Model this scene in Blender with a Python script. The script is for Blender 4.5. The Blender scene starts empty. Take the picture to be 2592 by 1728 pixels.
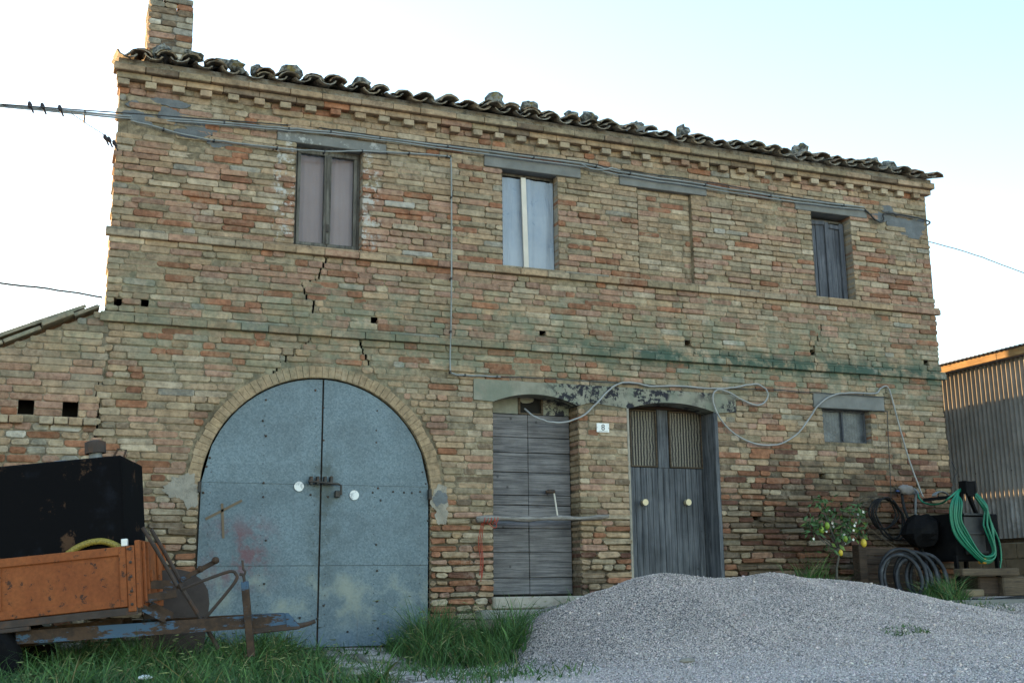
import bpy, math, random
import numpy as np
from mathutils import Vector, Matrix
from mathutils.geometry import delaunay_2d_cdt

SC = bpy.context.scene
COL = SC.collection
RAD = math.radians

# ------------------------------------------------------------------ camera
CAM = np.array([0.0, -10.5, 0.55])
PITCH, YAW, ROLL, FPX = 0.209459514, 0.385958947, -0.0111535713, 2894.948
def _axes(p, y, r):
    cy, sy, cp, sp = math.cos(y), math.sin(y), math.cos(p), math.sin(p)
    F = np.array([sy * cp, cy * cp, sp]); R0 = np.array([cy, -sy, 0.0]); U0 = np.cross(R0, F)
    return math.cos(r) * R0 + math.sin(r) * U0, -math.sin(r) * R0 + math.cos(r) * U0, F
CR, CU, CF = _axes(PITCH, YAW, ROLL)
cam_data = bpy.data.cameras.new('camera')
cam = bpy.data.objects.new('camera', cam_data); COL.objects.link(cam)
cam_data.lens = 36.0 * FPX / 2592.0; cam_data.sensor_width = 36.0
cam_data.clip_start = 0.05; cam_data.clip_end = 2000.0
M = Matrix.Identity(4)
for i in range(3):
    M[i][0] = CR[i]; M[i][1] = CU[i]; M[i][2] = -CF[i]; M[i][3] = CAM[i]
cam.matrix_world = M
SC.camera = cam

# ------------------------------------------------------------------ sky, sun, exposure
SUN_AZ, SUN_EL = RAD(-20.0), RAD(8.0)          # azimuth measured from +Y towards +X
world = bpy.data.worlds.new('World'); SC.world = world; world.use_nodes = True
wn = world.node_tree.nodes; wl = world.node_tree.links
bg = wn['Background']
sky = wn.new('ShaderNodeTexSky'); sky.sky_type = 'NISHITA'; sky.sun_disc = False
sky.sun_elevation = SUN_EL; sky.sun_rotation = SUN_AZ
sky.altitude = 100.0; sky.air_density = 1.0; sky.dust_density = 0.3; sky.ozone_density = 1.0
wl.new(sky.outputs[0], bg.inputs[0]); bg.inputs[1].default_value = 0.15
sun_d = bpy.data.lights.new('sun', 'SUN'); sun_d.energy = 4.2; sun_d.angle = RAD(0.5); sun_d.color = (1.0, 0.60, 0.26)
sun = bpy.data.objects.new('sun', sun_d); COL.objects.link(sun); sun.location = (-10, 30, 20)
sdir = Vector((math.sin(SUN_AZ) * math.cos(SUN_EL), math.cos(SUN_AZ) * math.cos(SUN_EL), math.sin(SUN_EL)))
sun.rotation_euler = sdir.to_track_quat('Z', 'Y').to_euler()
SC.view_settings.view_transform = 'Standard'; SC.view_settings.look = 'None'
SC.view_settings.gamma = 1.0; SC.view_settings.use_curve_mapping = False
SC.view_settings.exposure = 2.2
SC.render.engine = 'CYCLES'
SC.cycles.use_denoising = True
SC.cycles.max_bounces = 6; SC.cycles.transparent_max_bounces = 12

# ------------------------------------------------------------------ measuring helpers
K = 2592.0 / 2352.0
def ray(u, v): return CF + (u - 1296.0) / FPX * CR - (v - 864.0) / FPX * CU
def at(u, v, Y=0.0):
    d = ray(u, v); return CAM + d * ((Y - CAM[1]) / d[1])
def atd(u, v, Y=0.0): return at(u * K, v * K, Y)
def proj(p):
    d = np.asarray(p, float) - CAM; z = d @ CF
    return 1296 + FPX * (d @ CR) / z, 864 - FPX * (d @ CU) / z, z
def sst(a, b, t):
    t = min(1.0, max(0.0, (t - a) / (b - a))); return t * t * (3 - 2 * t)

# ------------------------------------------------------------------ object helpers
ORIG = {}
def tag(o, label=None, cat=None, group=None, kind=None):
    if label: o['label'] = label
    if cat: o['category'] = cat
    if group: o['group'] = group
    if kind: o['kind'] = kind
    return o
def thing(name, label, cat, loc=(0, 0, 0), group=None, rot=None):
    o = bpy.data.objects.new(name, None); COL.objects.link(o); o.empty_display_size = 0.2
    o.location = loc
    if rot is not None: o.rotation_euler = rot; ORIG[o.name] = np.zeros(3)
    else: ORIG[o.name] = np.array(loc, float)
    return tag(o, label, cat, group)

class MB:
    def __init__(s): s.v = []; s.f = []; s.c = []; s.col = (1, 1, 1)
    def add(s, vs, fs):
        b = len(s.v); s.v.extend([tuple(map(float, p)) for p in vs]); s.c.extend([s.col] * len(vs))
        s.f.extend([tuple(i + b for i in f) for f in fs]); return b
    def box(s, x0, x1, y0, y1, z0, z1, bev=0.0):
        if bev <= 0:
            s.add([(x0, y0, z0), (x1, y0, z0), (x1, y1, z0), (x0, y1, z0), (x0, y0, z1), (x1, y0, z1), (x1, y1, z1), (x0, y1, z1)],
                  [(0, 3, 2, 1), (4, 5, 6, 7), (0, 1, 5, 4), (1, 2, 6, 5), (2, 3, 7, 6), (3, 0, 4, 7)])
            return
        b = min(bev, (x1 - x0) * .45, (y1 - y0) * .45, (z1 - z0) * .45)
        vs = []
        for (X, sx) in ((x0, 1), (x1, -1)):
            for (Y, sy) in ((y0, 1), (y1, -1)):
                for (Z, sz) in ((z0, 1), (z1, -1)):
                    vs += [(X, Y + sy * b, Z + sz * b), (X + sx * b, Y, Z + sz * b), (X + sx * b, Y + sy * b, Z)]
        def I(i, j, k, a): return ((i * 2 + j) * 2 + k) * 3 + a
        fs = []
        for i in (0, 1): fs.append([I(i, 0, 0, 0), I(i, 0, 1, 0), I(i, 1, 1, 0), I(i, 1, 0, 0)])
        for j in (0, 1): fs.append([I(0, j, 0, 1), I(1, j, 0, 1), I(1, j, 1, 1), I(0, j, 1, 1)])
        for k in (0, 1): fs.append([I(0, 0, k, 2), I(0, 1, k, 2), I(1, 1, k, 2), I(1, 0, k, 2)])
        for i in (0, 1):
            for j in (0, 1): fs.append([I(i, j, 0, 0), I(i, j, 0, 1), I(i, j, 1, 1), I(i, j, 1, 0)])
            for k in (0, 1): fs.append([I(i, 0, k, 0), I(i, 1, k, 0), I(i, 1, k, 2), I(i, 0, k, 2)])
        for j in (0, 1):
            for k in (0, 1): fs.append([I(0, j, k, 1), I(1, j, k, 1), I(1, j, k, 2), I(0, j, k, 2)])
        for i in (0, 1):
            for j in (0, 1):
                for k in (0, 1): fs.append([I(i, j, k, 0), I(i, j, k, 1), I(i, j, k, 2)])
        c = np.array([(x0 + x1) / 2, (y0 + y1) / 2, (z0 + z1) / 2]); va = np.array(vs); out = []
        for f in fs:
            p = va[f]; nrm = np.cross(p[1] - p[0], p[2] - p[0])
            out.append(tuple(f) if nrm @ (p.mean(0) - c) > 0 else tuple(reversed(f)))
        s.add(vs, out)
    def obox(s, p0, p1, w, h, up=(0, 0, 1), bev=0.0):
        """bar from p0 to p1, width w (sideways) and height h (along up)"""
        p0 = Vector(p0); p1 = Vector(p1); d = p1 - p0; L = d.length; d.normalize(); up = Vector(up)
        sd = d.cross(up); sd.normalize(); u = sd.cross(d)
        t = MB(); t.box(0, L, -w / 2, w / 2, -h / 2, h / 2, bev)
        s.add([p0 + d * a - sd * b + u * c for a, b, c in t.v], t.f)
    def tube(s, pts, r, n=6, closed=False, caps=True):
        pts = [Vector(p) for p in pts]; m = len(pts)
        rs = r if isinstance(r, (list, tuple)) else [r] * m
        rings = []; up = None
        for i, p in enumerate(pts):
            a = pts[(i - 1) % m] if (i > 0 or closed) else p
            b = pts[(i + 1) % m] if (i < m - 1 or closed) else p
            t = (b - a)
            if t.length < 1e-9: t = Vector((0, 0, 1))
            t.normalize()
            if up is None:
                up = Vector((0, 0, 1)) if abs(t.z) < .9 else Vector((1, 0, 0))
            up = up - t * up.dot(t)
            if up.length < 1e-6: up = t.orthogonal()
            up.normalize(); sd = t.cross(up)
            rings.append([p + (up * math.cos(2 * math.pi * k / n) + sd * math.sin(2 * math.pi * k / n)) * rs[i] for k in range(n)])
        vs = [q for rg in rings for q in rg]; fs = []
        for i in range(m if closed else m - 1):
            j = (i + 1) % m
            for k in range(n):
                l = (k + 1) % n; fs.append((i * n + k, i * n + l, j * n + l, j * n + k))
        if caps and not closed:
            fs.append(tuple(range(n))[::-1]); fs.append(tuple((m - 1) * n + k for k in range(n)))
        s.add(vs, fs)
    def prism(s, poly, y0, y1):
        """poly in (x, z), counter-clockwise seen from -Y; front at y0"""
        n = len(poly); vs = [(x, y0, z) for x, z in poly] + [(x, y1, z) for x, z in poly]
        fs = [tuple(range(n)), tuple(range(2 * n - 1, n - 1, -1))]
        for i in range(n):
            j = (i + 1) % n; fs.append((j, i, n + i, n + j))
        s.add(vs, fs)
    def disc(s, c, r, axis='y', t=0.01, n=14):
        pts = [(math.cos(2 * math.pi * k / n), math.sin(2 * math.pi * k / n)) for k in range(n)]
        ax = {'y': lambda a, b, h: (c[0] + r * a, c[1] + h, c[2] + r * b), 'x': lambda a, b, h: (c[0] + h, c[1] - r * a, c[2] + r * b), 'z': lambda a, b, h: (c[0] + r * a, c[1] - r * b, c[2] + h)}[axis]
        vs = [ax(a, b, -t / 2) for a, b in pts] + [ax(a, b, t / 2) for a, b in pts]
        fs = [tuple(range(n)), tuple(range(2 * n - 1, n - 1, -1))] + [((k + 1) % n, k, n + k, n + (k + 1) % n) for k in range(n)]
        s.add(vs, fs)
    def ball(s, c, r, n=8, m=6, sq=(1, 1, 1), jit=0.0, rng=random):
        vs = [(c[0], c[1], c[2] - r * sq[2])]
        for i in range(1, m):
            th = math.pi * i / m
            for k in range(n):
                a = 2 * math.pi * k / n; q = 1 + rng.uniform(-jit, jit)
                vs.append((c[0] + r * sq[0] * q * math.sin(th) * math.cos(a), c[1] + r * sq[1] * q * math.sin(th) * math.sin(a), c[2] - r * sq[2] * q * math.cos(th)))
        vs.append((c[0], c[1], c[2] + r * sq[2])); fs = []
        for k in range(n):
            l = (k + 1) % n; fs.append((0, 1 + l, 1 + k))
            for i in range(m - 2): fs.append((1 + i * n + k, 1 + i * n + l, 1 + (i + 1) * n + l, 1 + (i + 1) * n + k))
            fs.append((1 + (m - 2) * n + k, 1 + (m - 2) * n + l, len(vs) - 1))
        s.add(vs, fs)
    def build(s, name, mat, parent=None, smooth=False, kind=None, label=None, tint=False, rot=None):
        off = ORIG[parent.name] if parent is not None else np.zeros(3)
        me = bpy.data.meshes.new(name)
        V = np.array(s.v, float).reshape(-1, 3) - off
        me.from_pydata(V.tolist(), [], s.f)
        if tint:
            a = me.color_attributes.new('tint', 'FLOAT_COLOR', 'POINT')
            c = np.ones((len(s.v), 4), np.float32); c[:, :3] = np.array(s.c); a.data.foreach_set('color', c.ravel())
        if smooth: me.shade_smooth()
        me.materials.append(mat)
        o = bpy.data.objects.new(name, me); COL.objects.link(o)
        if parent is not None: o.parent = parent
        ORIG[o.name] = off
        if kind: o['kind'] = kind
        if label: o['label'] = label
        return o

def solo(mb, name, mat, label, cat, group=None, smooth=False, tint=False, kind=None):
    """a thing that is one mesh: origin at its base"""
    V = np.array(mb.v); c = (V.min(0) + V.max(0)) / 2; c[2] = V[:, 2].min()
    mb.v = [tuple(p) for p in (V - c)]
    o = mb.build(name, mat, None, smooth, kind, None, tint); o.location = c; ORIG[o.name] = c
    return tag(o, label, cat, group)

def np_mesh(name, V, F, mat, cols=None, smooth=False):
    me = bpy.data.meshes.new(name); nv = len(V); nf, k = F.shape
    me.vertices.add(nv); me.vertices.foreach_set('co', np.asarray(V, np.float32).ravel())
    me.loops.add(nf * k); me.loops.foreach_set('vertex_index', np.asarray(F, np.int32).ravel())
    me.polygons.add(nf); me.polygons.foreach_set('loop_start', np.arange(0, nf * k, k, dtype=np.int32))
    me.polygons.foreach_set('loop_total', np.full(nf, k, np.int32))
    if cols is not None:
        a = me.color_attributes.new('tint', 'FLOAT_COLOR', 'POINT')
        c = np.ones((nv, 4), np.float32); c[:, :3] = cols; a.data.foreach_set('color', c.ravel())
    me.update(calc_edges=True)
    if smooth: me.shade_smooth()
    me.materials.append(mat)
    o = bpy.data.objects.new(name, me); COL.objects.link(o); return o

def smooth_path(pts, sub=6):
    P = [np.array(p, float) for p in pts]; out = []
    for i in range(len(P) - 1):
        p0 = P[max(0, i - 1)]; p1 = P[i]; p2 = P[i + 1]; p3 = P[min(len(P) - 1, i + 2)]
        for k in range(sub):
            t = k / sub
            out.append(.5 * ((2 * p1) + (-p0 + p2) * t + (2 * p0 - 5 * p1 + 4 * p2 - p3) * t * t + (-p0 + 3 * p1 - 3 * p2 + p3) * t ** 3))
    out.append(P[-1]); return out

# ------------------------------------------------------------------ material helpers
class G:
    def __init__(s, name):
        s.m = bpy.data.materials.new(name); s.m.use_nodes = True; s.nt = s.m.node_tree
        s.b = s.nt.nodes['Principled BSDF']; s.pos_ = None; s.obj_ = None; s.sep_ = None
    def n(s, t): return s.nt.nodes.new(t)
    def put(s, sock, v):
        if isinstance(v, bpy.types.NodeSocket): s.nt.links.new(v, sock)
        elif v is not None:
            if isinstance(v, (tuple, list)) and len(v) == 3 and sock.type == 'RGBA': v = (*v, 1)
            sock.default_value = v
    def pos(s):
        if s.pos_ is None: s.pos_ = s.n('ShaderNodeNewGeometry').outputs['Position']
        return s.pos_
    def obj(s):
        if s.obj_ is None: s.obj_ = s.n('ShaderNodeTexCoord').outputs['Object']
        return s.obj_
    def xyz(s, i, vec=None):
        if vec is None:
            if s.sep_ is None:
                q = s.n('ShaderNodeSeparateXYZ'); s.put(q.inputs[0], s.pos()); s.sep_ = q
            return s.sep_.outputs[i]
        q = s.n('ShaderNodeSeparateXYZ'); s.put(q.inputs[0], vec); return q.outputs[i]
    def attr(s, name='tint'):
        a = s.n('ShaderNodeAttribute'); a.attribute_name = name; return a.outputs['Color']
    def scale(s, vec, sc):
        q = s.n('ShaderNodeMapping'); s.put(q.inputs['Vector'], vec); q.inputs['Scale'].default_value = sc; return q.outputs[0]
    def noise(s, sc, det=3, rough=.55, vec=None, dist=0.0, out=0):
        q = s.n('ShaderNodeTexNoise'); s.put(q.inputs['Vector'], vec if vec is not None else s.pos())
        q.inputs['Scale'].default_value = sc; q.inputs['Detail'].default_value = det; q.inputs['Roughness'].default_value = rough; q.inputs['Distortion'].default_value = dist
        return q.outputs[out]
    def voro(s, sc, vec=None, feat='F1', out='Distance', rnd=1.0):
        q = s.n('ShaderNodeTexVoronoi'); q.feature = feat; s.put(q.inputs['Vector'], vec if vec is not None else s.pos())
        q.inputs['Scale'].default_value = sc; q.inputs['Randomness'].default_value = rnd; return q.outputs[out]
    def wave(s, sc, vec=None, direction='X', dist=0.0, det=2):
        q = s.n('ShaderNodeTexWave'); q.bands_direction = direction; s.put(q.inputs['Vector'], vec if vec is not None else s.pos())
        q.inputs['Scale'].default_value = sc; q.inputs['Distortion'].default_value = dist; q.inputs['Detail'].default_value = det; return q.outputs['Fac']
    def ramp(s, f, a, b, lo=0.0, hi=1.0):
        q = s.n('ShaderNodeMapRange'); q.interpolation_type = 'SMOOTHSTEP'; s.put(q.inputs[0], f)
        q.inputs[1].default_value = a; q.inputs[2].default_value = b; q.inputs[3].default_value = lo; q.inputs[4].default_value = hi; return q.outputs[0]
    def ma(s, op, a, b=None):
        q = s.n('ShaderNodeMath'); q.operation = op; s.put(q.inputs[0], a)
        if b is not None: s.put(q.inputs[1], b)
        return q.outputs[0]
    def mul(s, *a):
        r = a[0]
        for b in a[1:]: r = s.ma('MULTIPLY', r, b)
        return r
    def mix(s, f, a, b, mode='MIX'):
        q = s.n('ShaderNodeMix'); q.data_type = 'RGBA'; q.blend_type = mode; s.put(q.inputs[0], f); s.put(q.inputs[6], a); s.put(q.inputs[7], b); return q.outputs[2]
    def val(s, col, f):
        q = s.n('ShaderNodeHueSaturation'); s.put(q.inputs['Value'], f); s.put(q.inputs['Color'], col); return q.outputs[0]
    def box(s, x0, x1, z0, z1, soft=.1):
        X, Z = s.xyz(0), s.xyz(2)
        return s.mul(s.ramp(X, x0 - soft, x0 + soft), s.ramp(X, x1 - soft, x1 + soft, 1, 0), s.ramp(Z, z0 - soft, z0 + soft), s.ramp(Z, z1 - soft, z1 + soft, 1, 0))
    def bump(s, h, st=.3, d=.01, prev=None):
        q = s.n('ShaderNodeBump'); q.inputs['Strength'].default_value = st; q.inputs['Distance'].default_value = d; s.put(q.inputs['Height'], h)
        if prev is not None: s.put(q.inputs['Normal'], prev)
        return q.outputs[0]
    def out(s, col, rough=.85, metal=0.0, normal=None, spec=.5):
        s.put(s.b.inputs['Base Color'], col); s.put(s.b.inputs['Roughness'], rough); s.put(s.b.inputs['Metallic'], metal)
        if normal is not None: s.put(s.b.inputs['Normal'], normal)
        s.b.inputs['Specular IOR Level'].default_value = spec
        return s.m

def mat_masonry(name, grain=1.0, grime=0.0):
    g = G(name); c = g.attr()
    n1 = g.noise(7, 4, .6); n2 = g.noise(70, 3, .6); n3 = g.noise(2.2, 4, .6); n4 = g.noise(22, 3, .65)
    c = g.val(c, g.ramp(n1, .25, .75, .74, 1.22))
    c = g.val(c, g.ramp(n4, .3, .7, .74, 1.22))
    tl = g.xyz(1, g.attr())
    # mortar smeared over the faces
    c = g.mix(g.mul(g.ramp(g.noise(5.5, 6, .72), .49, .6), g.ramp(g.xyz(2), .8, 2.6, .06, .3), g.ma('SUBTRACT', 1.0, g.mul(g.ramp(g.xyz(0), 6.3, 7.0), g.ramp(g.xyz(2), 1.6, 2.3, 1, 0)))), c, (.285, .215, .14))
    if grime: c = g.mix(g.mul(g.ramp(g.noise(4.2, 6, .75), .42, .58), grime), c, (.05, .042, .032))
    # pale bloom
    c = g.mix(g.mul(g.ramp(n3, .5, .72), g.ramp(n4, .42, .62), .4), c, (.32, .285, .225))
    # soot and black lichen
    c = g.mix(g.mul(g.ramp(g.noise(11, 5, .7), .58, .7), .5), c, (.05, .047, .037))
    # green algae round the middle string course
    Z = g.xyz(2); X = g.xyz(0)
    band = g.mul(g.ramp(Z, 2.2, 2.75), g.ramp(Z, 3.1, 3.75, 1, 0), g.ramp(X, .2, 3.5, .65, 1.0))
    gm = g.mul(band, g.ramp(g.noise(3.4, 6, .72), .42, .6), g.ramp(tl, .10, .26, .35, 1.1), .6)
    c = g.mix(gm, c, (.135, .17, .12))
    strong = g.mul(g.ramp(Z, 2.74, 2.88), g.ramp(Z, 2.95, 3.10, 1, 0), g.ramp(X, 4.0, 6.2, .25, 1.0), g.ramp(g.noise(4.6, 7, .75), .40, .55), .88)
    c = g.mix(strong, c, (.04, .08, .062))
    # lime wash left round the first window
    lime = g.ma('MAXIMUM', g.box(1.82, 2.05, 3.78, 4.86, .05), g.box(2.67, 2.86, 3.78, 4.86, .05))
    c = g.mix(g.mul(lime, g.ramp(g.noise(9, 5, .7), .5, .6), .85), c, (.46, .45, .42))
    # damp dark streaks below the small window and by the number door
    damp = g.mul(g.box(7.5, 9.2, 1.4, 2.15, .25), g.ramp(g.noise(6, 5, .7), .42, .65), .6)
    c = g.mix(damp, c, (.045, .04, .03))
    h = g.ma('ADD', g.mul(n2, .5), g.mul(g.noise(26, 4, .7), 1.0))
    return g.out(c, .92, 0, g.bump(h, .55 * grain, .006), .25)

def mat_plain(name, col, rough=.8, metal=0.0, var=.18, sc=8, bump=.15, dirt=None, dsc=6, damt=.5, objc=False, dth=(.5, .68)):
    g = G(name); v = g.obj() if objc else g.pos()
    c = g.val(tuple(col) if not isinstance(col, str) else g.attr(), g.ramp(g.noise(sc, 4, .6, v), .25, .75, 1 - var, 1 + var)) if isinstance(col, str) else None
    if c is None:
        q = g.n('ShaderNodeRGB'); q.outputs[0].default_value = (*col, 1); c = g.val(q.outputs[0], g.ramp(g.noise(sc, 4, .6, v), .25, .75, 1 - var, 1 + var))
    if dirt is not None: c = g.mix(g.mul(g.ramp(g.noise(dsc, 5, .7, v), *dth), damt), c, dirt)
    return g.out(c, rough, metal, g.bump(g.noise(sc * 6, 3, .6, v), bump, .004) if bump else None)

MAT = {}
MAT['masonry'] = mat_masonry('old_brick')
MAT['mortar'] = mat_masonry('lime_mortar', 1.6, .55)
MAT['tile'] = (lambda g: g.out(g.mix(g.mul(g.ramp(g.noise(13, 5, .7), .48, .66), .7), g.mix(g.ramp(g.noise(30, 4, .6), .52, .62, 0, .6), g.attr(), (.25, .25, .22)), (.03, .029, .026)), .95, 0, g.bump(g.noise(60, 4, .6), .6, .008), .2))(G('roof_tile'))
MAT['stone'] = (lambda g: g.out(g.mix(g.mul(g.ramp(g.noise(9, 4, .7), .55, .62), .7), g.mix(g.ramp(g.noise(16, 5, .7), .42, .6), (.05, .05, .045), (.24, .24, .22)), (.2, .15, .04)), .95, 0, g.bump(g.noise(30, 5, .7), .8, .012), .2))(G('lichen_stone'))
MAT['concrete'] = (lambda g: g.out(g.mix(g.mul(g.ramp(g.noise(8, 5, .7), .54, .66), g.box(1.8, 2.95, 4.7, 5.0, .1), .7), g.mix(g.ramp(g.noise(5, 5, .65), .3, .75), (.145, .147, .14), (.205, .205, .195)), (.45, .45, .43)), .9, 0, g.bump(g.noise(45, 4, .6), .4, .004), .25))(G('concrete'))
def mat_lintel():
    g = G('stained_plaster'); X = g.xyz(0)
    c = g.mix(g.ramp(g.noise(6, 5, .65), .3, .7), (.19, .185, .145), (.265, .255, .205))
    c = g.mix(g.mul(g.ramp(g.noise(3.5, 4, .6), .48, .62), .5), c, (.15, .18, .14))
    m = g.mul(g.ramp(X, 4.55, 4.8), g.ramp(g.noise(11, 6, .75), .485, .53), g.ramp(g.noise(2.2, 2, .5), .4, .5))
    c = g.mix(m, c, (.025, .025, .032))
    return g.out(c, .9, 0, g.bump(g.noise(40, 4, .6), .4, .005), .25)
MAT['lintel'] = mat_lintel()
MAT['plaster'] = mat_plain('grey_plaster', (.285, .255, .21), .92, 0, .2, 7, .5, (.11, .1, .085), 9, .5)
MAT['cement'] = mat_plain('blue_grey_cement', (.125, .135, .142), .92, 0, .2, 9, .6, (.1, .1, .1), 14, .5)
MAT['dark'] = mat_plain('unlit_black', (.012, .011, .01), 1.0, 0, .1, 5, 0)  # near-black colour standing in for unlit space
def mat_galv():
    g = G('galvanised_sheet'); X, Z = g.xyz(0), g.xyz(2)
    sp = g.voro(75, None, 'F1', 'Color'); spv = g.xyz(0, sp)
    c = g.mix(spv, (.082, .122, .146), (.15, .198, .228))
    c = g.val(c, g.ramp(g.noise(1.6, 5, .65), .3, .7, .8, 1.18))
    # dirty middle by the bolt
    d = g.mul(g.ramp(g.ma('ABSOLUTE', g.ma('SUBTRACT', X, 2.38)), .02, .22, 1, 0), g.ramp(Z, .4, .9), g.ramp(Z, 1.6, 1.9, 1, 0), g.ramp(g.noise(6, 5, .75), .38, .62), .75)
    c = g.mix(d, c, (.05, .065, .058))
    # weathered pale and yellowish bloom low down
    low = g.mul(g.ramp(Z, .1, .35), g.ramp(Z, .55, .8, 1, 0), g.ramp(g.noise(3.2, 4, .6), .45, .68), .6)
    c = g.mix(low, c, (.29, .30, .235))
    c = g.mix(g.mul(g.ramp(Z, .1, .5, 1, 0), g.ramp(g.noise(5, 5, .7), .5, .65), .5), c, (.095, .14, .195))
    # red overspray on the left leaf
    red = g.mul(g.box(1.36, 1.9, .55, 1.12, .16), g.ramp(g.noise(5, 5, .7), .42, .62), .7)
    c = g.mix(red, c, (.15, .045, .055))
    st = g.noise(1.0, 5, .7, g.scale(g.pos(), (34, 1, 1.1)))
    c = g.mix(g.mul(g.ramp(st, .58, .7), g.ramp(g.noise(2.1, 3, .6), .42, .6), .45), c, (.06, .07, .068))
    c = g.mix(g.mul(g.ramp(st, .62, .68), g.ramp(Z, .05, .5, 1, .15), .35), c, (.10, .06, .035))
    c = g.mix(g.mul(g.ramp(g.noise(26, 4, .7), .62, .68), .35), c, (.24, .28, .30))
    h = g.ma('ADD', g.mul(spv, .12), g.mul(g.noise(2.3, 3, .55), 1.6))
    return g.out(c, g.ramp(spv, 0, 1, .5, .62), .12, g.bump(h, .25, .02), .4)
MAT['galv'] = mat_galv()
def mat_wood(name, ca, cb, sc=(2.5, 30, 40), dark=(.03, .028, .03), knots=True):
    g = G(name); v = g.scale(g.pos(), sc)
    n = g.noise(1.0, 5, .65, v, .6); c = g.mix(g.ramp(n, .3, .7), ca, cb)
    c = g.val(c, g.ramp(g.noise(3, 4, .6), .25, .75, .75, 1.22))
    c = g.mix(g.mul(g.ramp(g.noise(2.2, 6, .75, v), .56, .64), .8), c, dark)
    if knots: c = g.mix(g.mul(g.ramp(g.voro(5.0), .03, .1, 1, 0), .7), c, dark)
    return g.out(c, .85, 0, g.bump(g.noise(1.6, 6, .7, v), .6, .006), .25)
MAT['wood_h'] = mat_wood('weathered_wood', (.075, .072, .076), (.215, .203, .203), (2.0, 20, 75))
MAT['wood_v'] = mat_wood('blue_grey_planks', (.046, .05, .058), (.14, .147, .16), (55, 20, 1.8))
MAT['wood_f'] = mat_wood('window_wood', (.07, .064, .056), (.17, .16, .14), (30, 20, 3), knots=False)
MAT['wood_s'] = mat_wood('shutter_wood', (.055, .06, .074), (.12, .126, .142), (40, 20, 2.4), knots=False)
MAT['timber'] = mat_wood('brown_timber', (.06, .043, .03), (.12, .09, .06), (2.5, 20, 40))
MAT['plank_brown'] = mat_wood('old_brown_plank', (.03, .02, .014), (.07, .046, .032), (2.5, 20, 50))
MAT['pole_wood'] = mat_wood('driftwood_pole', (.11, .095, .085), (.27, .25, .23), (5, 50, 50), (.05, .04, .035), False)
MAT['fascia'] = mat_wood('fascia_board', (.30, .19, .09), (.42, .28, .14), (30, 3, 30), (.1, .06, .03), False)
MAT['batten'] = mat_plain('pale_batten', (.58, .53, .46), .7, 0, .08, 6, .1)
MAT['curtain'] = (lambda g: g.out(g.mix(g.ramp(g.noise(2.0, 3, .5), .3, .7), (.34, .265, .26), (.41, .33, .32)), .9))(G('lilac_curtain'))
MAT['film'] = (lambda g: g.out(g.mix(g.ramp(g.noise(2.5, 4, .6), .3, .7), (.2, .235, .29), (.29, .325, .38)), g.ramp(g.noise(5, 4, .6), .3, .7, .25, .45), 0, g.bump(g.noise(3.0, 3, .6, g.scale(g.pos(), (6, 1, 1))), .5, .02), .6))(G('plastic_film'))
def mat_glass(name, tint, gl):
    g = G(name); nt = g.nt; o = nt.nodes['Material Output']
    a = g.n('ShaderNodeBsdfTransparent'); a.inputs[0].default_value = (*tint, 1)
    b = g.n('ShaderNodeBsdfGlossy'); b.inputs['Roughness'].default_value = .06; b.inputs['Color'].default_value = (.9, .9, .9, 1)
    fr = g.n('ShaderNodeFresnel'); fr.inputs[0].default_value = 1.22
    mx = g.n('ShaderNodeMixShader'); nt.links.new(g.ma('MINIMUM', g.ma('ADD', fr.outputs[0], gl), 1.0), mx.inputs[0])
    nt.links.new(a.outputs[0], mx.inputs[1]); nt.links.new(b.outputs[0], mx.inputs[2]); nt.links.new(mx.outputs[0], o.inputs[0])
    return g.m
MAT['glass'] = mat_glass('window_glass', (.9, .9, .9), .0)
MAT['dusty'] = (lambda g: g.out(g.mix(g.ramp(g.noise(6, 5, .7), .35, .65), (.035, .042, .052), (.10, .115, .13)), .35, 0, None, .5))(G('dusty_glass'))
MAT['stripe'] = (lambda g: g.out(g.mix(g.ramp(g.wave(9.0, None, 'X', 2.5, 3), .35, .65), (.022, .018, .015), (.40, .35, .27)), .9))(G('striped_curtain'))
MAT['wire'] = mat_plain('grey_wire', (.09, .09, .09), .6, .5, .1, 8, 0)
MAT['cable'] = mat_plain('grey_cable', (.22, .235, .235), .55, 0, .15, 5, 0, (.06, .06, .06), 4, .4)
MAT['cable_w'] = mat_plain('pale_cable', (.28, .28, .275), .5, 0, .15, 5, 0)
MAT['cable_b'] = mat_plain('black_cable', (.02, .02, .021), .5, 0, .1, 5, 0)
MAT['iron'] = mat_plain('dark_iron', (.05, .045, .04), .65, .5, .3, 12, .3, (.11, .05, .025), 10, .7)
MAT['rust'] = mat_plain('rusty_iron', (.055, .04, .034), .85, .1, .3, 9, .4, (.10, .047, .025), 12, .7)
MAT['rustplate'] = mat_plain('rusty_plate', (.05, .037, .033), .85, .0, .2, 7, .3, (.03, .02, .017), 5, .6)
MAT['white'] = mat_plain('white_enamel', (.72, .72, .70), .4, 0, .06, 5, 0)
MAT['ink'] = mat_plain('dark_print', (.05, .05, .055), .6, 0, .05, 5, 0)
MAT['brass'] = mat_plain('pale_knob', (.46, .40, .27), .35, .2, .1, 9, 0)
MAT['sticker'] = (lambda g: g.out(g.mix(g.ramp(g.noise(26, 3, .7), .5, .56), (.68, .7, .7), (.4, .42, .44)), .35))(G('white_reflector'))
MAT['orange'] = (lambda g: g.out(g.mix(g.mul(g.ramp(g.noise(14, 6, .75, g.obj()), .57, .62), .9), g.val(g.mix(g.ramp(g.noise(2.2, 4, .6, g.obj()), .3, .7), (.205, .054, .015), (.28, .086, .025)), g.ramp(g.noise(40, 3, .6, g.obj()), .3, .7, .85, 1.1)), (.035, .02, .015)), .7, 0, g.bump(g.noise(14, 6, .75, g.obj()), .3, .004), .3))(G('chipped_orange_paint'))
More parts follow.
